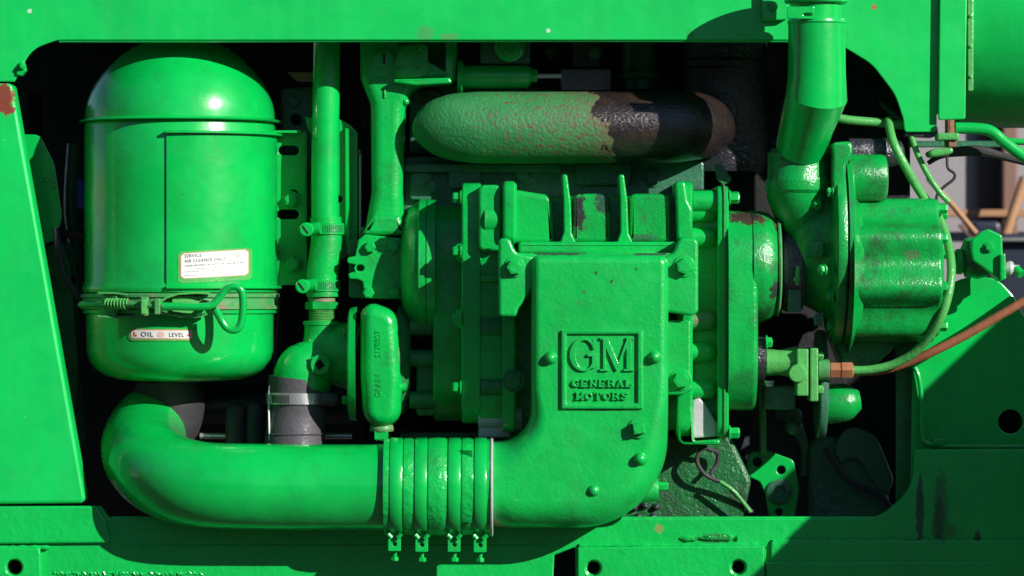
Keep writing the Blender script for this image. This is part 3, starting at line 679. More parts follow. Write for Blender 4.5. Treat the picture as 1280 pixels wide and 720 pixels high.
# slab-serif capitals drawn on a 10x10 field: strokes (x0,y0,x1,y1,w) and arcs
GL = {
 'E': [(2, 0, 2, 10, 3), (0, 0, 9, 0, 2), (0, 10, 9, 10, 2), (2, 5, 7, 5, 1.8), (8.6, 0, 8.6, 3, 1.6), (8.6, 7, 8.6, 10, 1.6)],
 'N': [(2, 0, 2, 10, 2.4), (8.4, 0, 8.4, 10, 2.4), (1.6, 9.5, 8.6, .5, 3), (0, 0, 4, 0, 1.8), (0, 10, 3, 10, 1.8), (6.4, 10, 10, 10, 1.8)],
 'R': [(2, 0, 2, 10, 3), (0, 0, 5, 0, 1.8), (0, 10, 6, 10, 1.8), (2, 5, 6.5, 5, 1.8), (6.5, 10, 8, 7.5, 2.6), (8, 7.5, 6.5, 5, 2.6), (5.6, 5, 9, 0, 2.8), (8, 0, 10, 0, 1.8)],
 'A': [(5, 10, 1.8, 0, 2), (5, 10, 8.4, 0, 3.2), (2.8, 3.4, 7, 3.4, 1.7), (0, 0, 4, 0, 1.8), (6.4, 0, 10, 0, 1.8)],
 'L': [(2, 0, 2, 10, 3), (0, 0, 9, 0, 2), (0, 10, 5, 10, 1.8), (8.6, 0, 8.6, 3.6, 1.8)],
 'M': [(1.8, 0, 1.8, 10, 2.2), (9, 0, 9, 10, 3), (1.8, 9.5, 5.2, 1, 3), (5.2, 1, 9, 9.5, 2), (0, 0, 4, 0, 1.8), (7, 0, 11, 0, 1.8), (0, 10, 3, 10, 1.8), (8, 10, 11, 10, 1.8)],
 'T': [(5, 0, 5, 10, 3), (.4, 10, 9.6, 10, 2), (.6, 7, .6, 10, 1.7), (9.4, 7, 9.4, 10, 1.7), (3, 0, 7, 0, 1.8)],
 'O': 'o', 'G': 'g', 'S': [(8.4, 8.4, 5, 10, 2.4), (5, 10, 1.6, 8, 2.8), (1.6, 7.6, 8.2, 3, 3), (8.4, 2.6, 5, 0, 2.8), (5, 0, 1.4, 1.6, 2.4), (1, 0, 1, 3.4, 1.4), (8.8, 6.8, 8.8, 10, 1.4)]}
def word(s, cx, ybase, h, lw, gap):
    x = cx-(len(s)*(lw+gap)-gap)/2; k = h/10.0; kx = lw/10.0
    for ch in s:
        bms = []; g = GL[ch]; lift = 0
        if g in ('o', 'g'):
            a0, a1 = (0, 359.5) if g == 'o' else (40, 335)
            bms.append(glyph(gshape(x+lw/2, ybase-h/2, lw/2, h/2+.5, 2.7, 1.9, a0, a1, 20), 0, .4))
            if g == 'g': g = [(8.6, 0, 8.6, 4.4, 2.2), (5.5, 4.2, 10, 4.2, 1.7), (8.8, 6.6, 8.8, 10, 1.4)]
            else: g = []
        for (a, b, c, d, wd) in g:
            lift += .04
            p = Vector((x+a*kx, ybase-b*k)); q = Vector((x+c*kx, ybase-d*k)); t2 = (q-p).normalized(); n2 = Vector((-t2.y, t2.x))*wd*k/2
            bms.append(glyph([p+n2, q+n2, q-n2, p-n2], lift, .35))
        part('letter', join(*bms), M['housing'], bd); x += lw+gap
word('GENERAL', 752.7, 483.2, 8.2, 9.6, 1.5); word('MOTORS', 752.5, 499.2, 8.2, 9.6, 1.7)

# ------------------------------------------------------------ blower
bl = thing('blower', 'ribbed green blower casing behind the lettered housing', 'blower', (740, 540, 60))
def YZ(d0, d1, y0, y1, r, **k): return rp([(d0, y0, r), (d1, y0, r), (d1, y1, r), (d0, y1, r)], 8)
part('end_plate', PX(YZ(-20, 200, 228, 530, 26), 577, 601, -20, 3, segs=3, back=1.5), M['cast'], bl)
part('end_plate', PX(YZ(-40, 190, 232, 548, 18), 897, 911, -40, 2, back=2), M['cast'], bl)
part('end_gasket', PX(YZ(-42, 190, 230, 550, 18), 904.6, 906.4, -40, .3), M['rustgreen'], bl)
part('end_plate', PX(YZ(-38, 190, 226, 546, 18), 846, 866, -38, 3, segs=3, back=3), M['cast'], bl)
part('casing', PX(YZ(-18, 200, 238, 540, 30), 600, 628, -18, 1), M['cast'], bl)
part('casing', PX(YZ(-8, 200, 244, 540, 26), 645, 848, -30, 1, segs=2), M['oily'], bl)
part('casing', PX(YZ(-10, 200, 236, 540, 30), 866, 897, -10, 1), M['cast'], bl)
part('flange', PX(YZ(-46, 200, 226, 306, 14), 628, 646, -46, 5, segs=4, back=4), M['cast'], bl)
part('flange', PX(YZ(-38, 190, 306.5, 540, 12), 628, 645, -38, 3, back=3), M['cast'], bl)
part('shoulder', PY(rp([(640, 236, 8), (662, 240, 16), (690, 244, 10), (693, 305, 3), (640, 305)], 8), -36, 30, 6, segs=5), M['cast'], bl, angle=50)
for (x0_, x1_, y0_, y1_) in ((722, 763, 242, 303),):
    part('cover_panel', PY(rp([(x0_-6, y0_, 8), (x1_, y0_, 10), (x1_, y1_, 3), (x0_-6, y1_, 3)], 8), -35, 10, 5, segs=4), M['oily'], bl)
part('cover_panel', PY(rp([(787, 242, 8), (838, 242, 10), (838, 303, 3), (787, 303, 3)], 8), -35, 10, 5, segs=4), M['oily'], bl)
for x in (703, 774):
    part('rib', PY(rp([(x-1, 218, 3), (x+6, 218, 3), (x+10.5, 252, 30), (x+12, 292, 12), (x+21, 312), (x-6, 312), (x+1.5, 290, 12), (x+1, 250, 20)], 6), -52, 40, 2.4, segs=4), M['cast'], bl, angle=50)
part('ledge', PY(rp([(648, 302, 4), (846, 302, 4), (846, 318), (648, 318)], 5), -62, -20, 5, segs=5), M['cast'], bl, angle=50)
for y in (265, 297, 401, 440, 487):
    yy = y
    part('boss', lathe([(862, 12.5), (884, 12.5), (890, 11.5), (895, 8), (897, 4)], 'X', (yy, -14), 28), M['rustgreen'] if y == 401 else M['cast'], bl)
part('boss', lathe([(866, 14), (902, 14)], 'X', (252, -20), 28), M['cast'], bl)
part('upper_cover', box(598, 627, 231, 314, -34, 0, 4, 8, segs=4), M['cast'], bl, angle=50)
part('boss', lathe([(606, 19), (622, 18), (627, 13)], 'X', (275, -20), 32), M['cast'], bl)
part('boss', lathe([(601, 13), (628, 13)], 'X', (408, -12), 28), M['shadegreen'], bl)
part('boss', lathe([(601, 12), (640, 12)], 'X', (484, -12), 28), M['shadegreen'], bl)
part('stiffener', box(601, 628, 345, 352, -26, 0, 2), M['cast'], bl)
for y in (247, 315, 398, 485):
    bolt(bl, 577, y, -18, '-X', r=7, h=11, mat=M['cast'])
    part('bolt_boss', lathe([(570, 10), (578, 14)], 'X', (y, -10), 24), M['cast'], bl) if y in (315, 398) else None
for y in (247, 310, 400, 487, 541):
    bolt(bl, 911, y, -30, '+X', r=7.5, h=13, mat=M['cast'])
bolt(bl, 642, 476, -38, r=11, h=9, mat=M['shadegreen'])
part('lug', PY(rp([(843, 228, 5), (857, 226, 5), (860, 250, 8), (866, 262, 6), (866, 300), (846, 300), (845, 262, 10)], 5), -48, 20, 4, segs=4), M['cast'], bl, angle=50)
part('foot', PY(rp([(866, 500), (874, 497, 4), (880, 502, 4), (897, 530, 6), (897, 546), (864, 548)]), -24, 60, 3), M['alu'], bl)
part('foot', PY(rp([(847, 494, 3), (865, 494, 3), (868, 552, 4), (900, 549, 3), (900, 556, 3), (848, 556, 10)]), -38, 40, 3), M['cast'], bl)
part('foot', PY(rp([(598, 500, 4), (640, 502, 4), (638, 547), (598, 547)]), -8, 60, 3), M['alu'], bl)
part('foot_boss', lathe([(598, 15), (652, 15)], 'X', (522, 0), 28), M['alu'], bl)
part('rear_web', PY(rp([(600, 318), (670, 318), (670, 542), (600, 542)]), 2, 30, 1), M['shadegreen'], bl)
solo('timing_tab', PY(rp([(893, 207, 3), (900, 203, 3), (917, 226, 5), (903, 232, 3), (896, 224, 3)]), -10, -6, 1.4), M['moss'], 'small leaf shaped tab standing above the blower end plate', 'tab')
# gear cases to the left
gc = thing('gear_case', 'dark green round gear case left of the blower in shade', 'gear case', (560, 520, 80))
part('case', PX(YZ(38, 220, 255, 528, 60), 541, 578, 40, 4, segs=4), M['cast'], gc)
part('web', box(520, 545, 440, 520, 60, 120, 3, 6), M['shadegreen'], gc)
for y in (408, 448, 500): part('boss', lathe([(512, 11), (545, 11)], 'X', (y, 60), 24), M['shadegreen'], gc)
dc = thing('drive_cover', 'domed green drive cover seen edge on beside the vertical neck', 'cover', (530, 420, 110))
part('cover', lathe([(501, 30), (502.5, 52), (506, 64), (513, 76), (520, 82), (524, 84)], 'X', (336, 100), 64), M['cast'], dc)
part('flange', lathe([(524, 85), (525, 87), (533.2, 87), (533.6, 85.5), (534.6, 85.5), (535, 87), (545, 86), (546, 80)], 'X', (336, 100), 64), M['cast'], dc)
for y, d in ((268, 60), (337, 12), (330, 12)):
    if y != 330: bolt(dc, 524, y, d+14, '-X', r=6, h=8, mat=M['cast'])
# pump plate and volute
pp = thing('pump_bracket', 'small green bracket plate with four bolts beside the drive cover', 'bracket', (470, 374, 60))
part('plate', PY(rp([(448, 300, 3), (456, 293, 3), (503, 298, 3), (506, 374, 4), (456, 373, 5), (453, 352, 3), (446, 349, 5), (436, 349, 4), (435, 342, 3), (444, 339), (444, 331), (434, 329, 3), (434, 322, 3), (444, 320)]), 66, 78, 1.8, holes=[slot(450, 335, 1, 4)], segs=3), M['cast'], pp)
for x, y in ((463, 309), (492, 308), (461, 366), (493, 366)): bolt(pp, x, y, 66, r=7.5, h=8, mat=M['cast'], washer=False)
part('backing', PY(rp([(436, 300, 4), (506, 300, 4), (506, 376, 4), (436, 372, 4)]), 84, 110, 2), M['shadegreen'], pp)
wp = thing('water_pump', 'green pump volute with cast part number and square drain plug', 'pump', (472, 540, 60))
vol = rp([(450, 373, 16), (497, 390, 24), (503, 470, 60), (500, 534, 23), (454, 534, 23), (450, 470, 60)], 10)
part('volute', PY(vol, 14, 90, 15, segs=10, wt=1.3), M['cast'], wp, angle=60)
part('rear_disc', lathe([(436, 66), (438, 70), (446, 72), (446, 60)], 'X', (455, 76), 48), M['cast'], wp)
part('rear_disc', lathe([(498, 70), (506, 66), (512, 58), (514, 40)], 'X', (450, 90), 48), M['shadegreen'], wp)
part('neck_ring', lathe([(531, 14), (536, 15.5), (539, 14.5)], 'Z', (477, 40), 28), M['rustgreen'], wp)
bolt(wp, 477, 538, 36, '-Z', r=12, h=12, mat=M['cast'], sides=4, washer=False, name='drain_plug', rot=PI/4)
part('side_nub', lathe([(498, 7), (505, 6), (508, 6)], 'X', (484, 34), 20), M['cast'], wp)
bolt(wp, 436, 500, 50, '-X', r=6, h=8, mat=M['cast']); bolt(wp, 436, 415, 40, '-X', r=6, h=7, mat=M['cast'])
vt = lambda x, y: (lambda u, v, t: P(x-v, y-u, 14-t, 14))
part('cast_lettering', text_bm('DRAIN', 10, vt(476, 482), extrude=1.0, offset=.1, width=27), M['cast'], wp)
part('cast_lettering', text_bm('5178807', 10, vt(476, 430), extrude=1.0, offset=.1, width=34), M['cast'], wp)
# thermostat housing and neck
tn = thing('thermostat_housing', 'green casting with covers and a long neck running down', 'housing', (484, 290, 70))
part('neck', PY(rp([(449, 20), (572, 20), (571, 98, 8), (563, 105, 8), (516, 108, 22), (506, 135, 30), (503, 240, 20), (506, 292), (455, 292), (464, 240, 20), (463, 130, 30), (450, 98, 22)], 8), 76, 130, 14, segs=8), M['cast'], tn, angle=60)
part('parting_line', tube([(481, 108, 75), (481, 122, 74.5)], 1.1, seg=8), M['cast'], tn)
part('neck_foot', PY(rp([(452, 294, 3), (466, 268, 6), (500, 268, 6), (507, 294, 3)]), 64, 120, 6, segs=4), M['cast'], tn)
part('side_cover', PY(rp([(493, 78, 12), (500, 57, 10), (535, 53, 6), (535, 90, 12), (524, 98, 10), (494, 98, 5)]), 69, 77, 2, segs=3), M['cast'], tn)
part('plug', lathe([(76, 12), (71, 12), (70, 10.5)], 'Y', (480, 73), 28), M['cast'], tn)
part('plug_slot', box(479, 481.2, 66, 80, 68.6, 71, .3), M['black'], tn)
part('screw', lathe([(69, 5.5), (64.5, 5.5), (63.5, 4)], 'Y', (500, 89), 18), M['cast'], tn)
part('screw', lathe([(69, 5.5), (64.5, 5.5), (63.5, 4)], 'Y', (529, 60), 18), M['cast'], tn)
part('shelf', PY(rp([(492, 99, 2), (562, 97, 3), (566, 104, 3), (520, 107, 4), (492, 103, 2)]), 60, 80, 2.4, segs=3), M['cast'], tn)
dome(tn, 507, 127, 82, 4, 4, M['cast'])
# fuel parts at top
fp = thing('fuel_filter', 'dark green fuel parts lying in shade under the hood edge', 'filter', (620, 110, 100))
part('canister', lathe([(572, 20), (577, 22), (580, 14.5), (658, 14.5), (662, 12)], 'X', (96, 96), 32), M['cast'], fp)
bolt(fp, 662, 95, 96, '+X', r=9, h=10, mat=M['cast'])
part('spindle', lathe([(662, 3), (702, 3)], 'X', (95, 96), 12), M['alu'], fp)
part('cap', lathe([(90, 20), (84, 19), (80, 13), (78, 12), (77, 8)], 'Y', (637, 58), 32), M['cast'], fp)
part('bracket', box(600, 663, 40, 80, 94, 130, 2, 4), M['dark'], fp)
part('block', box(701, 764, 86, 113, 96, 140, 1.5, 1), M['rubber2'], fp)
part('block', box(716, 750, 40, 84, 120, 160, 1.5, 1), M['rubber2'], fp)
# vertical water pipe + hose
vp = thing('water_pipe', 'vertical green water pipe between air cleaner and engine', 'pipe', (408, 275, 96))
part('pipe', tube([(409, -40, 97), (408, 100, 97), (406, 200, 97), (406, 285, 97)], 17.5, seg=32, n=4), M['clean'], vp)
hz = thing('water_hose', 'short rough green hose joined to the vertical pipe by clamps', 'hose', (405, 370, 96))
part('hose', tube([(407, 272, 97, 20.2), (408, 300, 97, 20), (406, 322, 97, 20.5), (403, 345, 97, 20.5), (403, 371, 97, 20.5)], 20, seg=32), M['cast'], hz)
for y, cx, lb in ((286, 408, 'upper worm clamp on the short rough green hose'), (357, 403, 'lower worm clamp on the short rough green hose')):
    t = thing('hose_clamp', lb, 'clamp', (cx, y, 76), 'worm clamps on the green water hose')
    part('band', lathe([(y-7.5, 20), (y-7, 22.3), (y+7, 22.3), (y+7.5, 20)], 'Z', (cx, 97), 40), M['cast'], t)
    for k in range(11):
        a = R(-8+k*7.0); s0, s1 = a, a+R(2.4); bm = bmesh.new()
        rr = 22.9
        vs = [bm.verts.new(P(cx+rr*math.sin(b_), y+yy, 97-rr*math.cos(b_), 97)) for b_, yy in ((s0, -4.5), (s1, -4.5), (s1, 4.5), (s0, 4.5))]
        f = bm.faces.new(vs); f.normal_update(); e = bmesh.ops.extrude_face_region(bm, geom=[f])
        for v in e['geom']:
            if isinstance(v, bmesh.types.BMVert): v.co.y += .0008
        bmesh.ops.recalc_face_normals(bm, faces=bm.faces)
        part('band_slot', bm, M['dark'], t)
    part('worm_housing', tube([(cx-26, y+1, 72), (cx-8, y-1, 70)], 8, seg=16, smooth=False), M['cast'], t)
    part('screw_head', lathe([(70, 9), (62, 9), (60.5, 7.5)], 'Y', (cx-25, y+1), 20), M['cast'], t)
    part('screw_slot', PY([(cx-26.8-4, y-3), (cx-25.2-4, y-4.5), (cx-22, y+5), (cx-23.6, y+6.5)], 59.6, 61.5, .2), M['black'], t)
ef = thing('hose_elbow', 'rough green cast elbow with threaded collar and square socket plug', 'elbow', (400, 480, 90))
part('collar', lathe([(369, 14), (372, 17), (377, 17), (377.5, 12)], 'Z', (402, 97), 28), M['rustgreen'], ef)
part('hex_collar', lathe([(376.5, 17), (378, 20.5), (386, 20.5), (388, 17)], 'Z', (402, 97), 6), M['cast'], ef)
pr = [(388, 15)]
for k in range(8): pr += [(389+k*2, 16.8), (390+k*2, 15)]
part('thread', lathe(pr, 'Z', (402, 97), 28), M['khaki'], ef)
part('elbow', tube([(402, 402, 97, 22), (402, 420, 97, 22.5), (400, 436, 95, 25), (392, 450, 92, 32), (382, 463, 90, 37), (376, 480, 90, 37.5)], 30, seg=36), M['cast'], ef)
part('elbow_rim', lathe([(401, 20), (402, 23.2), (406, 23.2), (408, 21)], 'Z', (402, 97), 32), M['cast'], ef)
part('branch', tube([(398, 440, 97, 30), (420, 442, 100, 40), (446, 446, 100, 44)], 40, seg=36), M['cast'], ef)
part('plug_boss', lathe([(72, 12.5), (50, 12.5), (48.5, 11.2), (48.5, 7.6)], 'Y', (400, 456), 28, cap=False), M['cast'], ef)
part('plug_socket', PY(rp([(390, 446), (410, 446), (410, 466), (390, 466)]), 49.2, 53, .0, holes=[[(400, 449), (406, 457), (399, 463), (393, 455.5)]]), M['cast'], ef)
part('socket_floor', lathe([(54, 9), (58, 9)], 'Y', (400, 456), 16), M['black'], ef)
rh = thing('rubber_coupling', 'black flared rubber coupling under the green elbow, going behind the pipe', 'hose', (370, 555, 90))
part('rubber', tube([(374, 473, 90, 38.5), (373, 482, 90, 38.5), (372, 500, 90, 37.5), (371, 520, 90, 36.5), (369, 545, 88, 38), (368, 580, 86, 41)], 38, seg=40), M['rubber2'], rh)
part('moulding_ridge', tube([(370-33, 482, 72), (370-34, 510, 70), (370-33, 550, 66)], 1.2, seg=8), M['decal'], rh)
part('moulding_ridge', lathe([(541, 38.2), (542, 39.3), (543, 38.2)], 'Z', (369.5, 88), 40), M['rubber2'], rh)
sc = thing('steel_clamp', 'bright bare steel worm clamp round the black rubber coupling', 'clamp', (372, 498, 55))
part('band', lathe([(490.5, 38), (491, 39.6), (504.5, 39.6), (505, 38)], 'Z', (372.5, 90), 48), M['steel'], sc)
for k in range(12):
    a = R(-52+k*3.4); bm = bmesh.new(); rr = 40.1
    vs = [bm.verts.new(P(372.5+rr*math.sin(b_), 498+yy, 90-rr*math.cos(b_), 90)) for b_, yy in ((a, -5), (a+R(1.3), -5), (a+R(2.2), 5), (a+R(.9), 5))]
    f = bm.faces.new(vs); e = bmesh.ops.extrude_face_region(bm, geom=[f])
    for v in e['geom']:
        if isinstance(v, bmesh.types.BMVert): v.co.y += .001
    bmesh.ops.recalc_face_normals(bm, faces=bm.faces); part('band_slot', bm, M['ink'], sc)
part('worm_housing', tube([(402, 498, 58), (418, 500, 66)], 8, seg=14, smooth=False), M['rubber2'], sc)
# bracket sheet
bs = thing('pipe_bracket', 'green sheet bracket standing behind the vertical pipe', 'bracket', (420, 365, 150))
part('sheet', PY(rp([(381, 146), (425, 149, 3), (438, 156, 5), (447, 166, 4), (447, 303, 3), (440, 318, 4), (424, 326, 4), (423, 366), (394, 366), (394, 190)]), 116, 122, 1.5, holes=[circ(424, 249, 4.2, 16)]), M['clean'], bs)
part('fold', box(431, 438, 160, 318, 109, 116, 1.5, 1), M['clean'], bs)
part('edge_rod', tube([(450, 190, 120), (450, 300, 120)], 1.6, smooth=False), M['alu'], bs)
dome(bs, 448, 190, 118, 3.4, 3, M['rustmetal'])
part('tab', PY(rp([(448, 285), (456, 283, 2), (458, 300, 2), (450, 304, 2)]), 90, 112, 1.5), M['rustgreen'], bs)
solo('rust_angle', PY([(358, 90), (394, 90), (394, 102), (372, 102)], 120, 126, 1), M['rustmetal'], 'rusty pinkish angle end peeping between air cleaner and pipe', 'angle')
# muffler / manifold
solo('exhaust_manifold', tube([(517.5, 151, 74, 4), (520, 152, 74, 14), (527, 154, 73, 24), (539, 156, 72, 33), (556, 158, 71, 40), (580, 159, 70, 44), (610, 159.5, 70, 45.5), (700, 159.5, 70, 45.5), (825, 159, 72, 45.5), (852, 158, 84, 45), (872, 157, 112, 43), (884, 156, 150, 40)], 45, seg=64), M['muffler'],
     'round exhaust manifold, faded green at left and oily brown at right', 'manifold')
ob = thing('oily_casting', 'oil soaked black casting at the right end of the exhaust manifold', 'casting', (905, 210, 110))
part('drum', lathe([(20, 54), (74, 54), (78, 58), (84, 58), (88, 54), (200, 57), (215, 50)], 'Z', (905, 205), 48), M['tar'], ob)
part('lug', PY(rp([(889, 146), (889, 128, 16), (905, 112, 10), (921, 128, 16), (921, 146)], 8), 128, 152, 2.5, segs=3), M['tar'], ob)
bolt(ob, 905, 128, 128, r=5.5, h=7, mat=M['tar'])
bolt(ob, 905, 63, 148, r=7, h=7, mat=M['tar'])
# engine block
eb = thing('engine_block', 'dark dirty engine block in shade behind all the fittings', 'engine', (780, 650, 300))
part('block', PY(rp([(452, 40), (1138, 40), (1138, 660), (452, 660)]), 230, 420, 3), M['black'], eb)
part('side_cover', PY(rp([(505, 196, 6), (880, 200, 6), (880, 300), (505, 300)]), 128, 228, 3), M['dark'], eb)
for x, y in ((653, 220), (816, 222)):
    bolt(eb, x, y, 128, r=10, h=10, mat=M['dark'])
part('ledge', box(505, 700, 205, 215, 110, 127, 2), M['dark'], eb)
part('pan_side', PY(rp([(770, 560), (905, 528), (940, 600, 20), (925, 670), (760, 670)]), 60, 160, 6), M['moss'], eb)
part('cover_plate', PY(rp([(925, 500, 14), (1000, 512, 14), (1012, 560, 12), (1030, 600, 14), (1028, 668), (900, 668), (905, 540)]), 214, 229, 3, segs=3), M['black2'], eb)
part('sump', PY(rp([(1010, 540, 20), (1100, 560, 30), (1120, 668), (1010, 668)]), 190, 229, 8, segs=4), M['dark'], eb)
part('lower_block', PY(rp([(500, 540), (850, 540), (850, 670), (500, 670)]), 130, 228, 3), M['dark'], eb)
for x, y in ((793, 635), (806, 632), (820, 634), (798, 646), (817, 646)):
    dome(eb, x, y, 58, 4, 6, M['tar'])
# ------------------------------------------------------------ blower right end
dr = thing('blower_drive_housing', 'large round green drive housing at the right end of the blower', 'housing', (945, 510, 60))
part('drum', PX(rp([(-58, 262, 70), (200, 262, 70), (200, 515, 70), (-58, 515, 70)], 14), 948, 911, -58, 7, segs=6), M['drumpaint'], dr, angle=50)
part('bell', lathe([(942, 71), (955, 70.5), (965, 67), (973, 60), (978, 50), (980, 38), (981, 20)], 'X', (333, 11), 64, ref=-50), M['oily'], dr)
part('bell_rim', lathe([(974, 62), (976, 63), (978, 61), (979, 52)], 'X', (333, 11), 64, ref=-50), M['rustgreen'], dr)
cp = thing('shaft_coupling', 'dark shaft coupling with T bolt between the two round housings', 'coupling', (995, 390, 20))
part('sleeve', lathe([(980, 50), (984, 52), (1006, 52), (1008, 46)], 'X', (336, 24), 48, ref=-25), M['tar'], cp)
part('clamp_band', lathe([(984, 53), (985, 54), (1003, 54), (1004, 53)], 'X', (336, 24), 48, ref=-25), M['tar'], cp)
part('t_bolt', tube([(998, 333, -34), (997.5, 345, -36), (997, 356, -34)], 3, seg=12, smooth=False), M['khaki'], cp)
bolt(cp, 997, 352, -34, '+Z', r=5, h=5, mat=M['khaki'], name='nut', washer=False)
part('lug', box(985, 1002, 362, 390, -25, 0, 2, 3), M['dark'], cp)
# turbo / governor
tb = thing('ribbed_compressor', 'oily green ribbed compressor casing on the right', 'compressor', (1100, 430, 40))
TC = (305, 42)
part('inlet', lathe([(186, 33), (192, 38.5), (222, 38.5), (224, 39.5), (228, 39.5), (236, 34)], 'Z', (998, -14), 48), M['oily'], tb)
part('scroll', tube([(997, 222, -14, 38.5), (998, 238, -8, 40), (1008, 260, 8, 41), (1026, 290, 24, 40)], 38, seg=32), M['oily'], tb)
part('scroll_disc', lathe([(990, 30), (993, 50), (1000, 64), (1010, 76), (1026, 84), (1038, 92), (1041, 106), (1043, 120), (1047, 127), (1054, 128), (1058, 126.5), (1059, 118)], 'X', TC, 96, ref=-62), M['oily'], tb)
for a in (-62, -34, 34, 62):
    bolt(tb, 1042, TC[0]-115*math.sin(R(a)), TC[1]-115*math.cos(R(a)), '-X', r=6.5, h=8, mat=M['cast'])
part('side_boss', box(1008, 1030, 302, 322, -52, 10, 3, 3), M['oily'], tb)
bolt(tb, 1019, 311, -52, r=5, h=4, mat=M['oily'])
part('inlet_collar', lathe([(224, 38), (225, 41), (230, 41.5), (238, 40.5), (242, 37)], 'Z', (998, -12), 48), M['oily'], tb)
part('gasket', lathe([(1055, 123), (1062, 123)], 'X', TC, 96, ref=-62), M['black'], tb)
part('flange', lathe([(1060.5, 118), (1061, 126), (1067, 126), (1069, 124), (1071, 114)], 'X', TC, 96, ref=-62), M['oily'], tb)
lob = []; DC = (338, 16)
for k in range(180):
    a = 2*PI*k/180
    sb = .5+.5*math.cos(8*(a-R(30)))
    r_ = 80+14*sb**1.1
    lob.append(Vector((DC[1]-r_*math.cos(a), DC[0]-r_*math.sin(a))))
part('ribbed_drum', PX(lob, 1178, 1066, -60, 5, segs=4), M['oily'], tb, angle=50)
part('drum_root', lathe([(1066, 110), (1069, 104), (1073, 97), (1080, 88)], 'X', (334, 20), 64, ref=-62), M['oily'], tb)
part('end_cover', lathe([(1178, 62), (1182, 58), (1184, 40)], 'X', DC, 64, ref=-60), M['oily'], tb)
for a in (30, 75, -15, -60, 120, 165):
    r_ = 80; y = DC[0]-r_*math.sin(R(a)); d = DC[1]-r_*math.cos(R(a))
    bolt(tb, 1172, y, d, '+X', r=7, h=12, mat=M['cast'])
part('upper_lobe', lathe([(1062, 30), (1104, 30), (1109, 28), (1111, 22), (1111.5, 6)], 'X', (222, -10), 36, ref=-35), M['oily'], tb)
part('upper_lobe', lathe([(1062, 18), (1116, 18), (1128, 14), (1132, 6)], 'X', (190, 20), 36, ref=5), M['tar'], tb)
part('flange_lug', PY(rp([(1040, 178, 6), (1066, 176, 8), (1066, 192, 10), (1058, 205, 10), (1056, 240), (1040, 240)]), -60, 10, 4, segs=4), M['oily'], tb)
bolt(tb, 1028, 400, -30, '-X', r=8, h=10, mat=M['dark']); bolt(tb, 1022, 255, -38, (-1, -.6, 0), r=6, h=7, mat=M['cast']); bolt(tb, 1030, 337, -66, (-1, -.6, 0), r=6, h=7, mat=M['cast'])
part('mount_foot', PY(rp([(1040, 425), (1128, 425), (1100, 452, 10), (1080, 470, 10), (1055, 460, 8)]), 40, 120, 5, segs=4), M['oily'], tb)
solo('support_casting', tube([(1030, 506, 40, 24), (1048, 504, 38, 25), (1062, 502, 36, 22), (1075, 500, 36, 12)], 20, seg=32), M['oily'], 'lit green casting stub below the compressor', 'casting')
solo('support_flange', lathe([(1020, 66), (1022, 68), (1028, 68), (1031, 66)], 'X', (480, 70), 64), M['dark'], 'dark round flange edge just left of the lit casting stub', 'flange')
# exhaust elbow
ee = thing('intake_elbow', 'vertical green elbow pipe standing in front of the hood edge', 'elbow', (1015, 185, -60))
part('elbow', tube([(1021, 27, -92, 35.2), (1021, 60, -92, 35.2), (1021, 92, -92, 35.6), (1021, 119, -92, 38), (1010, 152, -62, 34), (1001, 184, -32, 31.5)], 35, seg=48, smooth=False), M['clean'], ee, angle=28)
part('seam', tube([(1050, 138, -76), (1036, 150, -92), (1012, 154, -96), (988, 146, -84)], 1.1, seg=8), M['khaki'], ee)
part('socket_lip', lathe([(25, 32), (24.5, 35.8), (26, 36.6), (29, 36.6), (31, 35)], 'Z', (1021, -92), 48), M['clean'], ee)
part('upper_pipe', lathe([(-38, 31), (-38, 32.5), (26, 32)], 'Z', (1020, -92), 48), M['clean'], ee)
part('flange', lathe([(-4, 32), (-4, 38), (-1, 39.5), (3, 39.5), (5, 37), (5, 32)], 'Z', (1020, -92), 48), M['cast'], ee)
part('clamp_tail', PY(rp([(984, 8), (1018, 8, 2), (1018, 24, 2), (984, 23, 2)]), -129, -126, .8, holes=[slot(1010, 18, 4, 1.8)]), M['clean'], ee)
# fuel pump, fittings
pf = thing('fuel_pump', 'small khaki green fuel pump with round cap and flange', 'pump', (1000, 500, 0))
part('rear_flange', lathe([(944, 24), (946, 28), (955, 28), (957, 24)], 'X', (448, 14), 36), M['tar'], pf)
bolt(pf, 957, 428, -8, '+X', r=7, h=8, mat=M['cast'])
part('body', lathe([(954, 14), (958, 17), (974, 16), (996, 20)], 'X', (453, 4), 32), M['khaki'], pf)
part('block', box(996, 1011, 436, 495, -22, 30, 2, 2), M['khaki'], pf)
part('flange', box(1012.5, 1023, 435, 502, -24, 30, 2, 2), M['khaki'], pf)
part('cap', lathe([(-21, 11.5), (-29, 11.5), (-31, 10)], 'Y', (997, 467), 28), M['khaki'], pf)
for y in (444, 487): bolt(pf, 1023, y, -10, '+X', r=5.5, h=6, mat=M['khaki'], washer=False)
part('nipple', lathe([(1023, 13), (1036, 13), (1037, 10)], 'X', (462, -2), 24), M['rustgreen'], pf)
part('fitting', lathe([(1036, 7), (1038, 7), (1038, 10.5), (1050, 10.5), (1051, 7)], 'X', (462.5, -2), 6), M['brass'], pf)
part('fitting', lathe([(1051, 10), (1052, 11), (1065, 11), (1067, 7)], 'X', (462.5, -2), 6), M['brass'], pf)
bolt(pf, 962, 476, 0, '-Z', r=5, h=7, mat=M['alu'])
part('lower_body', box(955, 995, 482, 512, 30, 70, 3, 6), M['dark'], pf)
dome(pf, 993, 533, 110, 9, 12, M['dark'])
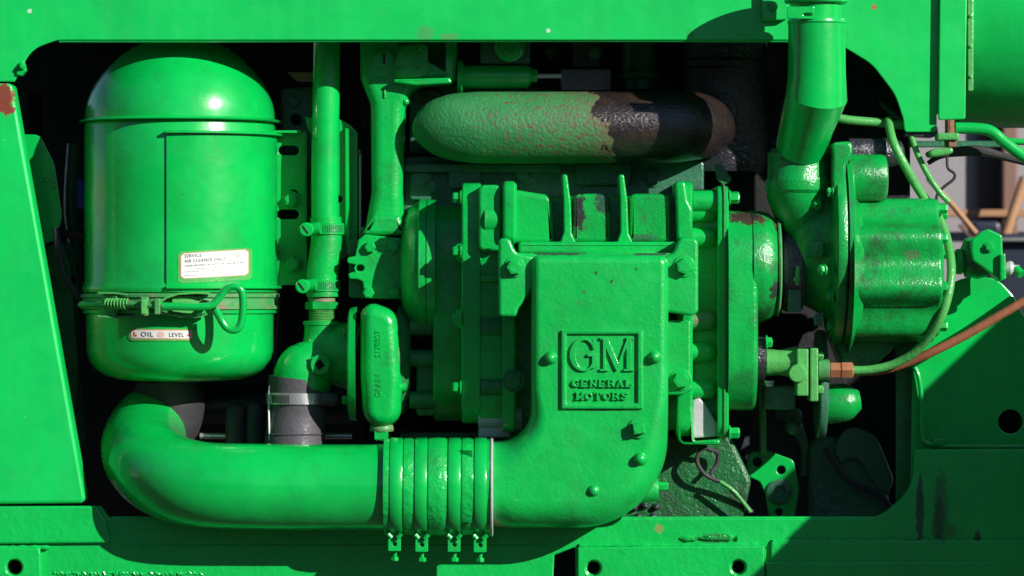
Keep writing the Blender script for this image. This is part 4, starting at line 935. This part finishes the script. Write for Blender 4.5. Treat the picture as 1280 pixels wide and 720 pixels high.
solo('green_fuel_line', tube([(1066, 463, -2), (1090, 462, -4), (1120, 454, -10), (1150, 434, -24), (1177, 395, -46), (1189, 345, -40), (1184, 300, -10), (1170, 266, 10), (1150, 240, 0), (1130, 205, -14), (1116, 176, -10), (1110, 150, 20)], 5.6, seg=16), M['khaki'],
     'greenish fuel line looping round the right end of the compressor', 'fuel line')
solo('copper_line', tube([(1060, 465, 10), (1100, 463, 8), (1130, 455, 2), (1165, 440, -8), (1205, 420, -14), (1245, 397, -18), (1290, 370, -20), (1340, 335, -20)], 5.6, seg=16), M['copper'], 'copper coloured line rising to the right edge over the cover sheet', 'fuel line')
solo('thin_fuel_line', tube([(1138, 168, 12), (1148, 195, 2), (1162, 222, -4), (1176, 242, -6), (1186, 252, -4)], 3.8, seg=12), M['khaki'], 'thin green line beside the thick fuel line, ending near the black wire', 'fuel line')
solo('hood_pipe', tube([(1040, 146, 20), (1062, 150, 20), (1095, 153, 24), (1140, 158, 30)], 5.6, seg=14), M['khaki'], 'short pale green pipe in shade right of the elbow pipe', 'pipe')
solo('bent_pipe', tube([(1194, 160, -6, 7.4), (1225, 161, -6, 7.4), (1240, 165, -6, 7.4), (1256, 178, -6, 7.4), (1285, 198, -6, 7.4), (1330, 215, -6, 7.4)], 7.4, seg=18), M['clean'], 'thick bent green pipe leaving the strap towards the right edge', 'pipe')
solo('rear_pipe', tube([(1250, 174, 40), (1270, 177, 40), (1340, 180, 40)], 4.2, seg=12), M['clean'], 'thin straight green pipe above the bent one at the right edge', 'pipe')
solo('black_wire', tube([(1184, 196, 10), (1185, 210, 8), (1193, 217, 6), (1192, 224, 6), (1182, 232, 6), (1172, 242, 6), (1170, 256, 6)], 1.9, seg=8), M['rubber'], 'kinked black wire hanging below the hanging strap', 'wire')
solo('cable_bundle', tube([(1160, 204, 30, 3), (1175, 195, 30, 4), (1195, 190, 30, 6), (1225, 189, 30, 7), (1255, 196, 30, 5), (1300, 208, 30, 4)], 4, seg=10), M['rubber'], 'dark cable bundle sagging under the bent green pipe', 'cable')
solo('cross_bar', box(1136, 1250, 176, 184, 60, 70, 1.5, 1), M['dark'], 'dark bar crossing behind the strap bolt', 'bar')
# valve at right
vv = thing('drain_valve', 'bright green valve with angular bracket at the right edge', 'valve', (1235, 350, -30))
part('stem', lathe([(1192, 12), (1196, 16), (1202, 16), (1204, 11), (1228, 11)], 'X', (327, 0), 24), M['cast'], vv)
part('body', lathe([(1200, 10), (1206, 24), (1222, 27), (1234, 24), (1236, 12)], 'X', (322, 8), 28), M['oily'], vv)
part('bracket', PY(rp([(1214, 314), (1214, 300, 3), (1226, 290, 3), (1236, 286, 2), (1253, 294, 3), (1254, 330, 2), (1253, 352, 3), (1216, 326, 3)]), -36, -26, 2.5, segs=3), M['clean'], vv)
bolt(vv, 1236, 309, -36, r=5.5, h=6, mat=M['cast'])
part('side_plate', PY(rp([(1250, 318, 2), (1257, 316, 2), (1258, 348, 2), (1250, 353, 2)]), -44, 10, 2), M['cast'], vv)
part('tip', lathe([(1257, 8), (1262, 10), (1266, 9), (1268, 5), (1274, 5)], 'X', (336, -20), 16), M['alu'], vv)
part('nozzle', tube([(1270, 336, -24), (1277, 343, -30)], 5.5, seg=12, smooth=False), M['cast'], vv)
# lever plate bottom
lv = thing('lever_plate', 'green lever plate with three holes, its lower half in shade', 'lever', (970, 650, 190))
part('plate', PY(rp([(933, 580, 8), (936, 566, 10), (956, 562, 8), (992, 575, 8), (999, 610, 20), (992, 655), (963, 655), (957, 618, 12), (950, 602, 10), (936, 596, 8)], 5), 152, 160, 1.4, holes=[circ(947, 577.5, 6, 16), circ(976.5, 587.5, 5.5, 16), circ(974, 640, 5, 16)], segs=2), M['clean'], lv)
part('hub', lathe([(152, 16), (149, 16), (148, 14), (148, 8), (151, 6)], 'Y', (974, 615), 28), M['dark'], lv)
solo('link_rod', tube([(952, 470, 144), (953, 520, 144), (954, 568, 144)], 4.6, smooth=False), M['khaki'], 'upright green rod standing on the lever plate', 'rod')
solo('black_cable', join(tube([(889, 563, 40), (880, 560, 38), (872, 570, 36), (873, 582, 36), (884, 595, 38), (905, 605, 42), (922, 620, 50), (940, 640, 60)], 2.8, seg=10), tube([(889, 563, 40), (897, 566, 44), (896, 580, 46), (888, 592, 42)], 2.8, seg=10)), M['rubber'], 'looped black cable hanging below the blower end plate', 'cable')
solo('bent_rod', tube([(900, 602, 34), (918, 615, 34), (938, 640, 40)], 2.6, seg=10), M['khaki'], 'thin green rod running beside the looped black cable', 'rod')
# ------------------------------------------------------------ left side, fan and hoses
fan = thing('cooling_fan', 'green fan blades half hidden behind the corner post', 'fan', (20, 300, 200))
part('blade', PY(rp([(10, 175, 4), (30, 168, 8), (50, 168, 14), (68, 205, 40), (78, 270, 30), (70, 300, 8), (40, 310), (10, 280)]), 118, 122, 1, segs=2), M['clean'], fan)
part('blade', PY(rp([(40, 320, 6), (76, 300, 8), (88, 330, 20), (98, 460, 30), (90, 560, 10), (60, 560)]), 200, 204, 1), M['shadegreen'], fan)
for x, y in ((58, 225), (66, 232), (50, 245)): dome(fan, x, y, 117, 3, 2, M['cast'])
solo('radiator_hose', tube([(70, 285, 90), (74, 320, 90), (84, 350, 92), (100, 372, 100), (112, 380, 110)], 4.5, seg=12), M['rubber'], 'thin black hose curving down behind the corner post', 'hose')
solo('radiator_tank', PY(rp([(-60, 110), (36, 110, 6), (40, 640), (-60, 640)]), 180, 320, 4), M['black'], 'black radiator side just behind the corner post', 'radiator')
for i, (x, y) in enumerate(((295, 502), (320, 500))):
    solo('rubber_tube_end', tube([(x, y+60, 130, 14), (x, y+16, 128, 13), (x+1, y+4, 127, 10), (x+2, y, 126, 3)], 13, seg=20), M['rubber'], ['left rounded black tube end behind the big air pipe', 'right rounded black tube end next to the rubber coupling'][i], 'hose', 'black tube ends behind the air pipe')
solo('drive_shaft', lathe([(240, 24), (440, 24)], 'X', (505, 240), 32), M['blueblack'], 'blue black shaft lying behind the rubber coupling', 'shaft')
solo('cross_tube', lathe([(250, 4), (440, 4)], 'X', (545, 150), 16), M['steel'], 'thin bright tube running just above the big air pipe', 'tube')

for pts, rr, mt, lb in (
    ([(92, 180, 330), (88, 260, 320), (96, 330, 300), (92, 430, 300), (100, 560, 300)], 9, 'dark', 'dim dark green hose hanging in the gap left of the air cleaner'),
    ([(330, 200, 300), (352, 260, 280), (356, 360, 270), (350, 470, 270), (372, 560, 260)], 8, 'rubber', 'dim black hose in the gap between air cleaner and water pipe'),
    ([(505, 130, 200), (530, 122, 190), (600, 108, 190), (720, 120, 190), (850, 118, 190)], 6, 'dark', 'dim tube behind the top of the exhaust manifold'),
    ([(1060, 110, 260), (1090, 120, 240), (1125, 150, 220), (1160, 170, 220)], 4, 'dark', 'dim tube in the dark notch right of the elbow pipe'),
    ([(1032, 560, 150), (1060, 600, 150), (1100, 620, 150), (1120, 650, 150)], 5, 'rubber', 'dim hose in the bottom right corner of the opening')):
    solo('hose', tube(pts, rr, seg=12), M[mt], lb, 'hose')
solo('rusty_clip', PY(rp([(80, 288, 2), (101, 290, 2), (104, 298, 2), (82, 297, 2)]), 240, 250, 2), M['rustmetal'], 'reddish clip in the dark gap above the black hose at left', 'clip')
solo('rusty_clip', PY(rp([(84, 345, 2), (97, 344, 2), (98, 356, 3), (86, 355, 2)]), 240, 250, 2), M['copper'], 'pinkish clip in the dark gap beside the clamp of the air cleaner', 'clip')

# dim pieces of the engine seen in the gaps
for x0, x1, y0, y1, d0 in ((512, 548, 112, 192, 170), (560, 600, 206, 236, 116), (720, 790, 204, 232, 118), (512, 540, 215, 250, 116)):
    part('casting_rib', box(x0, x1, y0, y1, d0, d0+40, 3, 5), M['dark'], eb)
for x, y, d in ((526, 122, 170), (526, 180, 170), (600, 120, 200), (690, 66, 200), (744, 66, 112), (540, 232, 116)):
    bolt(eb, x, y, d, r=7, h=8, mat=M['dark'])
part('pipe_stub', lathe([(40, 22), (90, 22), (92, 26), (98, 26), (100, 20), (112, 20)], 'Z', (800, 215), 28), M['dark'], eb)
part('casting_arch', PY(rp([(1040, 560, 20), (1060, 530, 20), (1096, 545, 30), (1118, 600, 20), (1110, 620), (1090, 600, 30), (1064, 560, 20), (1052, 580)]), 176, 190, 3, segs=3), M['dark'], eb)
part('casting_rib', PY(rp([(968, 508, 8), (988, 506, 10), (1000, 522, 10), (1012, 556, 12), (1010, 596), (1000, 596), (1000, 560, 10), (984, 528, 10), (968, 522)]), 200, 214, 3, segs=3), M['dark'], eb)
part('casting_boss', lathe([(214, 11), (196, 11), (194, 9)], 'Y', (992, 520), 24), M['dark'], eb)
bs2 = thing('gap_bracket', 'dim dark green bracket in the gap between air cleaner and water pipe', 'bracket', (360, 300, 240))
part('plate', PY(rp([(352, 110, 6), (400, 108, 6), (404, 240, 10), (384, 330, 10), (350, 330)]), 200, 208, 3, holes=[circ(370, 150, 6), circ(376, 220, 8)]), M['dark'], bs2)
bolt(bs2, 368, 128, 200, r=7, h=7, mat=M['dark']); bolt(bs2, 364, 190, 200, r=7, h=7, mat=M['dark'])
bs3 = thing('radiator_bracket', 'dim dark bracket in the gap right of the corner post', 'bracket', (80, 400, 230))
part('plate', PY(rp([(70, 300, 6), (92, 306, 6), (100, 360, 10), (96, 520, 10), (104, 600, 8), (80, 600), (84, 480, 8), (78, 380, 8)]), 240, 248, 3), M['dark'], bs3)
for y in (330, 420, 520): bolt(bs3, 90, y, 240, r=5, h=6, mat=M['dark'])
